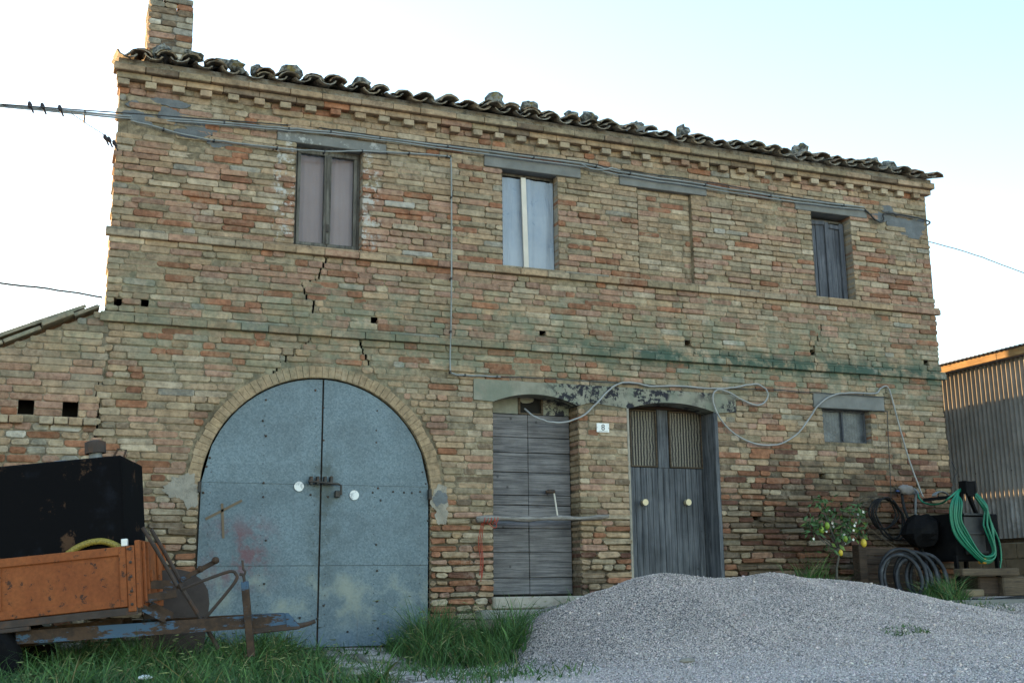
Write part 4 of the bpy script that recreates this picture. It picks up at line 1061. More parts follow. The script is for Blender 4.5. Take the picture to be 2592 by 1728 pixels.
# ================================================================== CORRUGATED SHED
shed = thing('corrugated_shed', 'grey corrugated iron shed with timber fascia beside the farmhouse', 'shed', (12.5, 2.5, .3))
SX, SY0, SY1 = 11.3, -1.6, 6.4
m = MB(); pit = .0755; y = SY0
while y < SY1 - .05:
    ye = min(y + pit * 11, SY1); n_ = int(round((ye - y) / pit * 8)); vs = []
    m = MB()
    for i in range(n_ + 1):
        yy = y + (ye - y) * i / n_; xx = SX + .018 * math.cos(2 * math.pi * (yy - SY0) / pit) - (.003 if int((y - SY0) / (pit * 11) + .5) % 2 else 0)
        vs += [(xx, yy, 1.055), (xx, yy, 3.30), (xx + .002, yy, 1.055), (xx + .002, yy, 3.30)]
    m.add(vs, [(4 * i, 4 * i + 1, 4 * i + 5, 4 * i + 4) for i in range(n_)] + [(4 * i + 2, 4 * i + 6, 4 * i + 7, 4 * i + 3) for i in range(n_)])
    m.build('corrugated_sheet', MAT['shed'], shed, True); y = ye
m = MB(); m.box(SX + .05, SX + .12, SY0, SY1, 1.0, 3.32); m.build('frame_rail', MAT['timber'], shed)
y = SY0
while y < SY1:
    L = min(2.1, SY1 - y); m = MB(); m.box(SX - .135, SX - .10, y, y + L - .004, 3.30, 3.39, .003); m.build('fascia_board', MAT['fascia'], shed); y += L
m = MB(); n_ = int((SY1 - SY0 + .2) / pit * 6); vs = []
for i in range(n_ + 1):
    yy = SY0 - .1 + (SY1 - SY0 + .2) * i / n_; zz = 3.405 + .011 * math.cos(2 * math.pi * yy / pit); vs += [(SX - .17, yy, zz), (SX + 4.2, yy, zz + .75), (SX - .17, yy, zz + .003), (SX + 4.2, yy, zz + .753)]
m.add(vs, [(4 * i, 4 * i + 1, 4 * i + 5, 4 * i + 4) for i in range(n_)] + [(4 * i + 2, 4 * i + 6, 4 * i + 7, 4 * i + 3) for i in range(n_)] + [(4 * i, 4 * i + 4, 4 * i + 6, 4 * i + 2) for i in range(n_)])
m.build('roof_sheet', MAT['shed'], shed, True)
m = MB(); m.box(SX + .1, SX + 4, SY1 - .1, SY1, .2, 3.4); m.box(SX + .1, SX + 4, SY0, SY0 + .1, .2, 3.4); m.build('end_wall', MAT['shed'], shed)
z = .2; k = 0
while z < 1.0:
    y = SY0 - (.2 if k % 2 else 0)
    while y < SY1 - .02:
        a, b = max(y, SY0), min(y + .40, SY1)
        if b - a > .05:
            m = MB(); m.box(SX - .02 + RW.uniform(-.004, .004), SX + .18, a + .005, b - .005, z + .005, z + .195, .006); m.build('plinth_block', MAT['block'], shed)
        y += .4
    z += .2; k += 1
m = MB(); m.box(SX + .005, SX + .15, SY0, SY1, .15, 1.0); m.build('plinth_mortar', MAT['plaster'], shed)
m = MB()
for i in range(26):
    for zz in (2.80, 1.9): m.ball((SX - .02, SY0 + pit * (.5 + i * 4) * 1.0, zz + .01 * math.sin(i * 5)), .009, 6, 4)
m.build('roofing_nails', MAT['rust'], shed, kind='stuff')

# ================================================================== GRAVEL PILE
CREST = [(2.6, -.2), (3.2, -.16), (3.62, -.06), (4.138, .35), (4.54, .499), (4.912, .624), (5.147, .652), (5.58, .618), (6.0, .622), (6.252, .637), (6.798, .575), (7.334, .537), (7.662, .474), (8.076, .345), (8.6, .26), (9.25, .155), (10.5, .05), (12, -.05)]
def crest(x):
    for (a, za), (b, zb) in zip(CREST, CREST[1:]):
        if a <= x <= b: t = (x - a) / (b - a); return za + (zb - za) * (t * t * (3 - 2 * t) * .4 + t * .6)
    return -.25
YC = -1.4
GN = np.random.default_rng(4)
_ph = GN.uniform(0, 6.28, (14, 3)); _fr = [(GN.uniform(1, 6), GN.uniform(1, 6)) for _ in range(14)]
def bumpy(x, y): return sum(math.sin(fx * x * 1.3 + p[0]) * math.sin(fy * y * 1.3 + p[1]) / (fx + fy) for p, (fx, fy) in zip(_ph, _fr)) * .042
def pile(x, y):
    """height of the heaped gravel; sinks below the yard where there is none"""
    xx = x + .10 * (y - YC) * (1 if x < 5 else -.15)
    c = crest(xx if y < YC else x) - gz(x, y); s = y - YC
    if s >= 0: h = c * (1 - .35 * sst(0, 1.0, s)) - .0
    else:
        w = 1.55 + .7 * sst(4.2, 6.5, x) + .4 * sst(6.5, 9, x); t = -s / w
        h = c * (1 - t * (.86 + .14 * min(t, 1))) if t < .8 else c * (.2 - .1 * .8) * 1.55 * math.exp(-(t - .8) * 2.6) * (.1312 / .124)
        h = c * (1 - .9 * t) if t < .75 else c * .325 * math.exp(-(t - .75) * 2.75)
    z = gz(x, y) + h - .012 + bumpy(x, y) * min(1, max(0, h * 5)) + .018 * bumpy(9 * x, 9 * y)
    foot = sst(3.05, 3.7, x + .18 * (y + 2.5) + .12 * math.sin(3 * y)) * sst(.9, 1.5, -y)
    return max(z, gz(x, y) - .014 + .02 * foot + .008 * bumpy(2 * x, 2 * y))
px = np.arange(2.9, 10.6, .045); py = np.arange(-6.8, -.12, .045)
gp = grid_sheet('gravel_pile', px, py, pile, MAT['gravel'])
tag(gp, 'long heap of grey crushed gravel piled before the doors', 'gravel heap', kind='stuff')
def pebbles(n, x0, x1, y0, y1, zf, rlo, rhi, keep=None, seed=1):
    rng = np.random.default_rng(seed); P = np.empty((0, 3))
    X = rng.uniform(x0, x1, n); Y = rng.uniform(y0, y1, n)
    P = np.array([(x, y, zf(x, y)) for x, y in zip(X, Y) if keep is None or keep(x, y)])
    n = len(P); base = np.array([(1, 0, 0), (-1, 0, 0), (0, 1, 0), (0, -1, 0), (0, 0, 1), (0, 0, -1)], float)
    F = np.array([(0, 2, 4), (2, 1, 4), (1, 3, 4), (3, 0, 4), (2, 0, 5), (1, 2, 5), (3, 1, 5), (0, 3, 5)])
    q = rng.normal(size=(n, 4)); q /= np.linalg.norm(q, axis=1)[:, None]; w, x, y, z = q.T
    R = np.stack([1 - 2 * (y * y + z * z), 2 * (x * y - z * w), 2 * (x * z + y * w), 2 * (x * y + z * w), 1 - 2 * (x * x + z * z), 2 * (y * z - x * w), 2 * (x * z - y * w), 2 * (y * z + x * w), 1 - 2 * (x * x + y * y)], 1).reshape(n, 3, 3)
    B = base[None] * rng.uniform(.55, 1.25, (n, 6, 1)) * rng.uniform(rlo, rhi, (n, 1, 1)) * np.array([1, .8, .6])
    V = np.einsum('nij,nkj->nki', R, B) + P[:, None]
    c = np.clip(rng.lognormal(math.log(.46), .28, (n, 1)), .1, .8) * np.array([1.12, .945, .88]) * rng.normal(1, .03, (n, 3))
    return V.reshape(-1, 3), (F[None] + 6 * np.arange(n)[:, None, None]).reshape(-1, 3), np.repeat(c, 6, 0)
V_, F_, c_ = pebbles(95000, 3.0, 9.6, -4.6, -.6, pile, .0045, .0105, lambda x, y: pile(x, y) > gz(x, y) - .004)
tag(np_mesh('gravel', V_, F_, MAT['pebble'], c_), 'loose crushed stones covering the gravel heap', 'gravel', kind='stuff')
V_, F_, c_ = pebbles(60000, 2.6, 9.6, -6.6, -2.6, lambda x, y: max(pile(x, y), gz(x, y)), .0045, .0105, lambda x, y: pile(x, y) > gz(x, y) - .03 or True, 7)
tag(np_mesh('spread_gravel', V_, F_, MAT['pebble'], c_), 'crushed stones spread flat in front of the gravel heap', 'gravel', kind='stuff')
V_, F_, c_ = pebbles(900, 2.9, 9.4, -6.0, -.8, lambda x, y: max(pile(x, y), gz(x, y)) + .004, .010, .021, None, 8)
tag(np_mesh('coarse_gravel', V_, F_, MAT['pebble'], c_), 'coarser stones scattered over and round the gravel heap', 'gravel', kind='stuff')
def zmax(x, y): return max(pile(x, y), gz(x, y)) if x > 2.9 else gz(x, y)
V_, F_, c_ = pebbles(16000, 1.6, 8.5, -6.6, -1.5, zmax, .005, .012, lambda x, y: x > 2.3 + .5 * math.sin(y * 2) or (y < -2.2 and x > 1.7), 2)
tag(np_mesh('yard_gravel', V_, F_, MAT['pebble'], c_), 'thin scatter of crushed stone over the yard', 'gravel', kind='stuff')

# ================================================================== FARM TRAILER (own tilted axes)
PSI, THE = RAD(16), RAD(5.6)
TO = np.array([.6697, -1.9, .4225])
EX = np.array([math.cos(PSI) * math.cos(THE), -math.sin(PSI) * math.cos(THE), math.sin(THE)]); EY = np.array([math.sin(PSI), math.cos(PSI), 0.0]); EZ = np.cross(EX, EY)
TROT = Matrix([[EX[i], EY[i], EZ[i]] for i in range(3)]).to_euler()
trailer = thing('farm_trailer', 'old orange tipping trailer with rusty blue drawbar parked before the lean-to', 'trailer', TO, None, TROT)
def tp(name, mb, mat, par=trailer, **k): return mb.build(name, MAT[mat], par, **k)
LB, WB = -2.55, .92            # rear end and width of the bed in trailer axes (x along, y away, z up)
m = MB(); m.box(LB, -.03, .0, .045, .015, .432, .003)
side = tp('side_board', m, 'orange')
m = MB(); m.box(LB, -.085, -.018, -.001, .375, .436, .004); tp('top_rail', m, 'orange', side)
m = MB(); m.box(LB, -.085, -.018, -.001, .017, .075, .004); tp('bottom_rail', m, 'orange', side)
for x in (-.98, -1.9, -2.5):
    m = MB(); m.box(x, x + .045, -.016, -.001, .078, .372, .003); tp('stiffener', m, 'orange', side)
m = MB(); m.box(-.135, -.086, -.024, -.001, .017, .436, .004); tp('stiffener', m, 'orange', side)
m = MB(); m.box(-.083, -.028, -.03, .03, -.02, .436, .005); tp('corner_post', m, 'orange')
m = MB(); m.box(-.026, .008, -.02, WB, .0, .47, .004); fb = tp('front_board', m, 'orange')
for z in (.03, .12, .22, .32, .41):
    m = MB(); m.ball((-.055, -.032, z), .011, 6, 4); tp('bolt_head', m, 'rust')
for x in (-.7, -.45, -.1, .25, .55, .85):
    m = MB(); m.ball((x, .068 + .05 * (x + .86), -.12 - .047 * (x + .86)), .013, 6, 4); tp('bolt_head', m, 'rust')
for y in (.05, .17, .55, .8):
    m = MB(); m.box(.009, .03, y, y + .035, .03, .46, .004); tp('rib', m, 'orange', fb)
m = MB(); m.box(.03, .05, .18, .21, .18, .26, .004); tp('latch', m, 'orange', fb)
m = MB(); m.box(LB, -.03, WB - .045, WB, .015, .432, .003); tp('side_board', m, 'orange')
m = MB(); m.box(LB - .03, LB, 0, WB, .0, .432, .003); tp('tail_board', m, 'orange')
m = MB(); m.box(LB, .0, -.012, WB, -.03, .012, .004); tp('bed', m, 'plank_brown')
m = MB(); m.box(LB, -.02, -.02, -.013, -.04, .008, .002); tp('bed_edge', m, 'rust')
# drawbar: two channels meeting at the nose, cross pieces
def chan(m, p0, p1, h, w, t=.012):
    m.obox(p0, p1, t, h, (0, 0, 1)); p0 = np.array(p0); p1 = np.array(p1)
    for s_ in (-1, 1): m.obox(p0 + [0, w / 2, s_ * (h / 2 - t / 2)], p1 + [0, w / 2, s_ * (h / 2 - t / 2)], w, t, (0, 0, 1))
m = MB(); chan(m, (LB, .30, -.125), (-.2, .30, -.118), .12, .05); tp('chassis_beam', m, 'bluerust')
m = MB(); chan(m, (LB, WB - .3, -.125), (-.2, WB - .3, -.118), .12, -.05); tp('chassis_beam', m, 'bluerust')
m = MB(); chan(m, (-.86, .05, -.11), (.98, .14, -.195), .09, .05); db = tp('drawbar', m, 'bluerust')
m = MB(); m.prism([(.98, -.245), (1.07, -.25), (.99, -.150), (.975, -.150)], .12, .18); tp('nose_plate', m, 'bluerust', db)
m = MB(); chan(m, (-.3, .75, -.12), (.95, .22, -.19), .09, -.05); tp('drawbar', m, 'bluerust')
m = MB(); m.obox((.70, .16, -.247), (1.07, .15, -.25), .06, .045, (0, 0, 1), .006); m.tube([(1.05, .15, -.25), (1.12, .15, -.243), (1.18, .15, -.228)], [.02, .016, .014], 8); m.tube([(.715, .11, -.25), (.715, .22, -.25)], .034, 10); tp('tow_eye', m, 'rust')
m = MB(); m.obox((.705, .1, .105), (.718, .12, -.42), .05, .062, (0, 1, 0), .004); jk = tp('jack', m, 'bluerust')
m = MB(); m.tube([(.703, .1, .10), (.70, .1, .14), (.69, .1, .155), (.672, .1, .16)], .011, 7); m.tube([(.70, .1, .14), (.712, .1, .165), (.714, .1, .175), (.70, .1, .19), (.698, .1, .255)], .0085, 7); tp('crank', m, 'rust', jk)
# brake lever gear
m = MB(); chan(m, (.0, .2, .16), (.22, .35, .135), .06, .03); tp('brake_bracket', m, 'bluerust')
m = MB(); m.obox((.02, .12, .06), (.22, .14, .075), .03, .06, (0, 0, 1), .003); tp('brake_bracket', m, 'bluerust')
m = MB(); m.obox((.225, .3, .165), (.5, .32, .285), .03, .035, (0, 0, 1), .004); m.ball((.37, .295, .23), .026, 8, 6); m.ball((.48, .3, .282), .028, 8, 6); lv_ = tp('lever', m, 'bluerust')
m = MB(); m.tube(smooth_path([(.23, .28, .10), (.40, .28, .148), (.58, .28, .19), (.625, .28, .165), (.62, .28, .12), (.52, .28, .01), (.38, .28, -.13)], 5), .012, 7); tp('hand_loop', m, 'rust')
m = MB(); m.tube([(.21, .3, .145), (.34, .3, -.1), (.47, .3, -.35)], .016, 8); tp('brake_rod', m, 'rust')
m = MB(); chan(m, (.0, .03, .0), (.15, .06, -.10), .045, .03); tp('brace', m, 'bluerust')
m = MB(); chan(m, (.02, .2, .02), (.17, .22, -.08), .045, .03); tp('brace', m, 'bluerust')
for (yy, nm) in ((.06, 0), (WB - .06, 0)):
    m = MB(); cx, cz = -1.20, -.30; prof = [(.20, -.08), (.33, -.095), (.37, -.06), (.385, 0), (.37, .06), (.33, .095), (.20, .08)]; n_ = 28; vs = []
    for i in range(n_):
        a = 2 * math.pi * i / n_
        for r_, h_ in prof: vs.append((cx + r_ * math.cos(a), yy + h_, cz + r_ * math.sin(a)))
    k_ = len(prof); m.add(vs, [(i * k_ + j, i * k_ + j + 1, ((i + 1) % n_) * k_ + j + 1, ((i + 1) % n_) * k_ + j) for i in range(n_) for j in range(k_ - 1)]); wh = tp('wheel', m, 'black')
    m = MB(); m.disc((cx, yy, cz), .205, 'y', .09, 24); m.disc((cx, yy - .05, cz), .07, 'y', .05, 12); tp('rim', m, 'rust', wh)
m = MB(); m.tube([(-1.2, .1, -.3), (-1.2, WB - .1, -.3)], .035, 8); m.box(-1.26, -1.14, .27, .33, -.3, -.18); m.box(-1.26, -1.14, WB - .33, WB - .27, -.3, -.18); tp('axle', m, 'rust')
m = MB(); m.box(-1.75, -.75, -.03, .02, -.07, -.042, .004); tp('mudguard', m, 'rust')
m = MB(); m.box(-.115, -.075, -.025, .02, .437, .487, .003); tp('corner_marker', m, 'white', label='small white marker block on the corner post')

def tw(x, y, z): return TO + EX * x + EY * y + EZ * z
# tank standing in the trailer bed
tank = thing('black_tank', 'big black rust spotted steel tank standing in the orange trailer', 'tank', tw(-1.1, .6, .02), None, TROT)
off = np.array([-1.1, .6, .02])
def kb(x0, x1, y0, y1, z0, z1, bev=.0):
    t_ = MB(); t_.box(x0 - off[0], x1 - off[0], y0 - off[1], y1 - off[1], z0 - off[2], z1 - off[2], bev); return t_
t_ = kb(-2.2, -.118, .12, .84, .02, 1.10, .012); t_.build('body', MAT['tank'], tank)
m = MB(); cx = -.395; m.disc((cx - off[0], .52 - off[1], 1.14 - off[2]), .05, 'z', .10, 14); nk = m.build('filler_neck', MAT['zincpipe'], tank)
m = MB(); m.disc((cx - off[0], .52 - off[1], 1.225 - off[2]), .078, 'z', .085, 16); m.ball((cx - off[0], .52 - off[1], 1.262 - off[2]), .072, 12, 6, (1, 1, .35)); m.build('filler_cap', MAT['rust'], nk)
m = MB(); m.tube([(q[0] - off[0], .5 - off[1], q[1] - off[2]) for q in [(-.29, 1.09), (-.225, 1.20), (-.165, 1.185), (-.20, 1.09)]], .009, 6); m.build('lifting_loop', MAT['iron'], tank)
m = MB(); m.ball((-.62 - off[0], .4 - off[1], 1.105 - off[2]), .1, 10, 6, (1, .6, .36)); m.build('vent_cover', MAT['zincpipe'], tank)
m = MB(); m.ball((-.79 - off[0], .4 - off[1], 1.105 - off[2]), .026, 8, 6); m.build('bolt_head', MAT['zincpipe'], tank)
m = MB(); m.box(-.128 - off[0], -.1185 - off[0], .1185 - off[1], .124 - off[1], .05 - off[2], 1.08 - off[2]); m.build('corner_seam', MAT['tank'], tank)
# yellow suction hose arching out of the bed
pts = [tw(x, .075, z) for x, z in [(-.62, .25), (-.55, .38), (-.47, .448), (-.37, .487), (-.27, .492), (-.19, .462), (-.13, .41), (-.1, .3), (-.1, .15)]]
m = MB(); m.tube(smooth_path(pts, 6), .024, 10)
solo(m, 'suction_hose', MAT['yellowhose'], 'yellow braided hose arching out of the orange trailer', 'hose', smooth=True)
# rusty scrap behind the drawbar
p = at(460, 1510, -1.1); m = MB(); base_z = gz(1.0, -1.1)
cx, w_ = p[0] + .02, .26
poly = [(cx - .30, base_z - .02), (cx + .14, base_z - .02), (cx + .185, p[2] - .05), (cx + .17, p[2] + .05), (cx + .12, p[2] + .13), (cx + .03, p[2] + .19), (cx - .08, p[2] + .215), (cx - .2, p[2] + .20), (cx - .3, p[2] + .14)]
m.prism(poly, -1.16, -1.14); solo(m, 'metal_sheet', MAT['rustplate'], 'rusty round topped metal plate propped behind the trailer drawbar', 'metal sheet')
for i, ((a, b), (c, d), lab) in enumerate([((361, 1334), (438, 1465), 'rusty iron bar leaning beside the tank, nearer to the orange front board'), ((382, 1338), (452, 1462), 'rusty iron bar leaning beside the tank, closer to the metal door')]):
    yy = -1.80 + .10 * i; p0 = at(a, b, yy); p1 = at(c, d, yy + .04); e = p1 + (p1 - p0) * .12; m = MB(); m.tube([p0, (p0 + e) / 2 + np.array([.002, 0, .004]), e], .0145, 8); solo(m, 'iron_bar', MAT['rust'], lab, 'iron bar', 'iron bars leaning by the trailer')

# ================================================================== RIGHT CORNER CLUTTER
YH = -.75
def hp(u, v, Y=YH): return at(2040 + u * .23469, 1180 + v * .23469, Y)     # from the enlarged corner of the photograph
gr_ = .378
L0, R0_ = hp(1560, 0)[0], hp(2030, 0)[0]
zt_, zb_ = hp(1700, 505)[2], hp(1700, 1015)[2]
hop = thing('transport_box', 'black steel tractor box on legs with A shaped hitch by the house corner', 'tractor box', ((L0 + R0_) / 2, YH, gr_))
def hb(x0, x1, y0, y1, z0, z1, mat, name, bev=.004, par=hop):
    t_ = MB(); t_.box(x0, x1, y0, y1, z0, z1, bev); return t_.build(name, MAT[mat], par)
px0, px1 = hp(1650, 0)[0], hp(1862, 0)[0]
hb(L0, R0_, YH + .02, YH + .55, zb_, zt_, 'black', 'body', .01)
bx0 = hp(1250, 0)[0]; sk = MB(); sk.ball(((bx0 + L0) / 2 + .03, YH + .33, (hp(0, 860)[2] + hp(0, 480)[2]) / 2), .2, 14, 9, ((L0 - bx0) / .4 + .1, .9, (hp(0, 480)[2] - hp(0, 860)[2]) / .4), .16, random.Random(12)); sk.build('rubber_cover', MAT['black'], hop)
pn = hb(px0, px1, YH, YH + .018, hp(0, 950)[2], hp(0, 515)[2], 'blackpanel', 'front_panel')
for v in (515, 720, 925):
    z_ = hp(1750, v)[2]; hb(px0 - .01, px1 + .01, YH - .02, YH - .001, z_ - .012, z_ + .012, 'blackpanel', 'panel_rib', .003, pn)
hx0, hx1 = hp(1648, 0)[0], hp(1758, 0)[0]; ht, hbm = hp(1700, 160)[2], hp(1700, 295)[2]
m = MB(); m.box(hx0, hx0 + .022, YH - .08, YH + .03, hbm, ht, .003); m.box(hx1 - .022, hx1, YH - .08, YH + .03, hbm, ht, .003); m.box(hx0 + .0225, hx1 - .0225, YH - .075, YH - .055, hbm - .03, ht - .004, .002)
hd = m.build('hitch_head', MAT['black'], hop)
for (u0, u1) in ((1672, 1668), (1742, 1835)):
    a = hp(u0, 280); b = hp(u1, 505); m = MB(); m.obox(a, b, .03, .045, (0, 1, 0), .004); m.build('hitch_arm', MAT['black'], hop)
for (u0, v0, u1, v1) in ((1612, 960, 1668, 1405), (2045, 870, 2098, 1405)):
    a = hp(u0, v0); b = hp(u1, v1); b[2] = gr_; m = MB(); m.obox(a, b, .03, .05, (0, 1, 0), .004); m.build('leg', MAT['black'], hop)
for (x, yy) in ((L0 + .05, YH + .5), (R0_ - .05, YH + .5)):
    m = MB(); m.obox((x, yy, zb_), (x, yy, gr_), .04, .04, (0, 1, 0), .004); m.build('leg', MAT['black'], hop)
a = hp(1265, 362, YH + .3); b = hp(1590, 325, YH + .04); m = MB(); m.obox(a, b, .03, .035, (0, 0, 1), .004); m.build('side_arm', MAT['black'], hop)
m = MB(); c = (a + b) / 2 + np.array([.06, 0, .02])
for k in range(4): m.tube([c + np.array([(.09 + .008 * k) * math.cos(t), .01 * k, .055 * math.sin(t)]) for t in np.linspace(0, math.pi, 10)], .006, 6)
m.build('strap_roll', MAT['zincpipe'], hop, True)
# green hose looped over the hitch
c0 = hp(1735, 0)[0]; RH = random.Random(6); pts = []
ztop_, zlow = hp(1700, 275)[2], hp(1780, 1050)[2]
for k in range(9):
    wl_, wr_ = hp(1515 + 12 * k, 500)[0], hp(1985 - 11 * k, 700)[0]; low = zlow + .010 * k + RH.uniform(-.006, .006); yo = YH - .05 - .012 * (k % 4) - .008 * RH.random()
    xl_, xr_ = hp(1640 - 4 * k, 0)[0], hp(1765 + 3 * k, 0)[0]; mx = hp(1790 + 4 * RH.uniform(-1, 1), 0)[0]
    pts += [(xl_, YH + .0, ztop_ - .008 * k + .03), (wl_ + .03, yo, ztop_ - .12), (wl_, yo, ztop_ - .30), (wl_ + .05, yo - .01, low + .27), (mx - .12, yo - .015, low + .055), (mx, yo - .015, low), (mx + .11, yo - .015, low + .06), (wr_ - .02, yo - .01, low + .30), (wr_ - .02, yo, ztop_ - .34), (xr_ + .07, yo, ztop_ - .15), (xr_, YH + .0, ztop_ - .01 + .01 * (k % 3)), ((xl_ + xr_) / 2, YH + .01, ztop_ + .035)]
tail = [hp(1800, 300), hp(1920, 470), hp(2010, 640), hp(2080, 800), hp(2105, 950), hp(2098, 1060), hp(2085, 1110)]
head = [hp(1210, 305, -.2), hp(1225, 345, -.25), hp(1275, 390, -.3), hp(1370, 410, -.45), hp(1470, 392, -.6), hp(1530, 350, YH - .02)]
m = MB(); m.tube(smooth_path(head + pts + [tuple(q) for q in tail], 5), .0108, 7)
solo(m, 'garden_hose', MAT['greenhose'], 'green garden hose hung in loops over the black hitch', 'hose', smooth=True)
# tap on the wall with its pipe and rag
tap = thing('water_tap', 'wall water tap with zinc pipe and blue valve right of the lemon tree', 'tap', tuple(hp(1180, 850, -.07)))
m = MB(); m.tube([hp(1182, 290, -.1), hp(1180, 850, -.1)], .014, 8); m.build('riser_pipe', MAT['zincpipe'], tap)
m = MB(); m.tube([hp(1180, 290, -.1), hp(1030, 285, -.1)], .016, 8); m.tube([hp(1100, 285, -.1), hp(1100, 285, .0)], .014, 8); m.build('valve_body', MAT['zincpipe'], tap)
p = hp(1000, 262, -.12); m = MB(); m.box(p[0] - .035, p[0] + .035, p[1] - .02, p[1] + .01, p[2] - .012, p[2] + .006, .004); m.build('valve_handle', MAT['valveblue'], tap)
m = MB(); m.tube([hp(1160, 240, -.13), hp(1195, 270, -.14), hp(1212, 305, -.17)], .016, 8); m.build('spout', MAT['zincpipe'], tap)
p = hp(1085, 250, -.15); m = MB(); m.ball(p, .1, 12, 8, (1.1, .3, .55), .25, RH); solo(m, 'rag', MAT['rag'], 'grey rag draped over the wall water tap', 'rag', smooth=True)
# hoses on the wall
m = MB(); pts = []
for k in range(4):
    for i in range(16):
        a = 2 * math.pi * (i / 16) + math.pi / 2; q = 1 + .04 * math.sin(3 * a + k) + .03 * k * math.sin(a * 2 + k); low_ = .3 if (math.sin(a) < 0 and k > 1) else 0
        u = 835 + 135 * q * math.cos(a) + 25 * k - 60 * (math.sin(a) > 0) * .3 + 55 * max(0, -math.sin(a)) * (1 if k > 1 else -.2); v = 520 - (180 if math.sin(a) > 0 else 150 + 130 * (k > 1)) * math.sin(a) * q
        pts.append(hp(u, v, -.10 - .02 * k))
m.tube(smooth_path(pts, 3), .010, 6); solo(m, 'wall_hose', MAT['rubber'], 'thin black hose coiled in an oval on the red brick wall', 'hose', smooth=True)
m = MB(); m.tube(smooth_path([hp(1035, 300, -.12), hp(1050, 400, -.14), hp(1085, 520, -.18), (hp(1150, 640, -.22)), hp(1215, 790, -.3), hp(1270, 950, -.4), hp(1305, 1060, -.5), hp(1325, 1150, -.55)], 6), .0165, 8)
solo(m, 'drain_hose', MAT['rubber'], 'black hose running from the wall tap down to the coiled pipe', 'hose', smooth=True)
m = MB(); m.tube(smooth_path([hp(540, 430, -.06), hp(600, 350, -.08), hp(700, 325, -.1), hp(850, 330, -.1), hp(930, 420, -.1), hp(1040, 500, -.08)], 6), .007, 6); m.tube(smooth_path([hp(560, 560, -.05), hp(700, 680, -.08), hp(860, 800, -.1), hp(1010, 900, -.2)], 6), .008, 6)
solo(m, 'loose_cable', MAT['timber'], 'thin brown cable hanging across the wall behind the lemon tree', 'cable', kind='stuff')
m = MB(); c = hp(1200, 1130, -.85); Rr = .26; R_ = random.Random(9)
for k in range(8):
    ang = RAD(46 + R_.uniform(-9, 9)); ox = -.17 + .055 * k; pts = []; rz_ = Rr + R_.uniform(-.03, .03); zc_ = gr_ - .07 + rz_
    for i in range(22):
        a = 2 * math.pi * i / 22; rx = rz_ * math.cos(a); tilt_ = .18 * math.sin(a)
        pts.append((c[0] + ox + rx * math.cos(ang) + tilt_ * .25, -.80 + .03 * (k % 3) - rx * math.sin(ang) * .55 + tilt_ * .4, zc_ + rz_ * math.sin(a)))
    m.tube(smooth_path(pts + [pts[0]], 2), .021, 8, caps=False)
m.v = m.v; solo(m, 'pipe_coil', MAT['ribpipe'], 'coil of thick black ribbed pipe standing against the wall', 'pipe coil', smooth=True)
# low plank bay beside the lemon tree
pb = thing('plank_bay', 'low bay of dark brown planks against the wall beside the lemon tree', 'planter', (8.32, -.4, .36))
xa, xb = at(2172, 1400, -.5)[0], at(2300, 1400, -.5)[0]; z1_ = at(2200, 1383, -.5)[2]
m = MB(); m.box(xa, xa + .10, -.52, -.40, .3, z1_ + .02, .008); m.build('post', MAT['plank_brown'], pb)
for i in range(6):
    za = .34 + (z1_ - .34) * i / 6; zb = .34 + (z1_ - .34) * (i + 1) / 6; m = MB(); m.box(xa + .102, xb + .1, -.48 + R_.uniform(-.006, .006), -.45, za + .004, zb - .004, .005); m.build('plank', MAT['plank_brown'], pb)
# timber and blocks under the box
a = hp(1655, 1140, -.95); b = hp(2268, 1140, -.95); m = MB(); m.box(a[0], b[0], -1.0, -.86, hp(1900, 1178, -.95)[2], hp(1900, 1098, -.95)[2], .008); m.v = m.v
beam = solo(m, 'timber_beam', MAT['timber'], 'brown squared timber lying across blocks in front of the black box legs', 'timber')
for (u0, u1, v0, v1, lab, mt) in ((2090, 2312, 1182, 1405, 'large brown block under the right end of the squared timber', 'timber'), (1690, 1875, 1320, 1410, 'small weathered block at the foot of the left leg', 'block'), (1880, 2080, 1182, 1400, 'dark sawn log under the middle of the squared timber', 'plank_brown')):
    a = hp(u0, v1, -.9); b = hp(u1, v0, -.9); m = MB(); m.box(a[0], b[0], -.97 if mt != 'plank_brown' else -.9, -.62, gr_ - .002, b[2] - .002, .014); solo(m, 'support_block', MAT[mt], lab, 'block', 'blocks by the black box')
p = hp(1895, 1020, -.8); m = MB(); m.box(p[0] - .02, p[0] + .03, -.85, -.76, p[2] - .03, p[2] + .03, .01); m.ball((p[0] + .045, -.8, p[2] + .01), .02, 10, 6, (1.4, 1, .7)); solo(m, 'pump_fitting', mat_plain('amber_plastic', (.45, .22, .02), .5, 0, .1, 9, 0), 'amber pump fitting showing under the loops of green hose', 'fitting', kind='stuff')
m = MB(); m.tube(smooth_path([hp(1800, 1440, -1.15), hp(1950, 1445, -1.15), hp(2150, 1430, -1.15), hp(2352, 1412, -1.15), (11.0, -1.0, gr_ + .02)], 5), .021, 8)
for i, q in enumerate(m.v): pass
solo(m, 'ground_pipe', MAT['rubber'], 'black pipe lying on the concrete slab in front of the blocks', 'pipe', smooth=True)
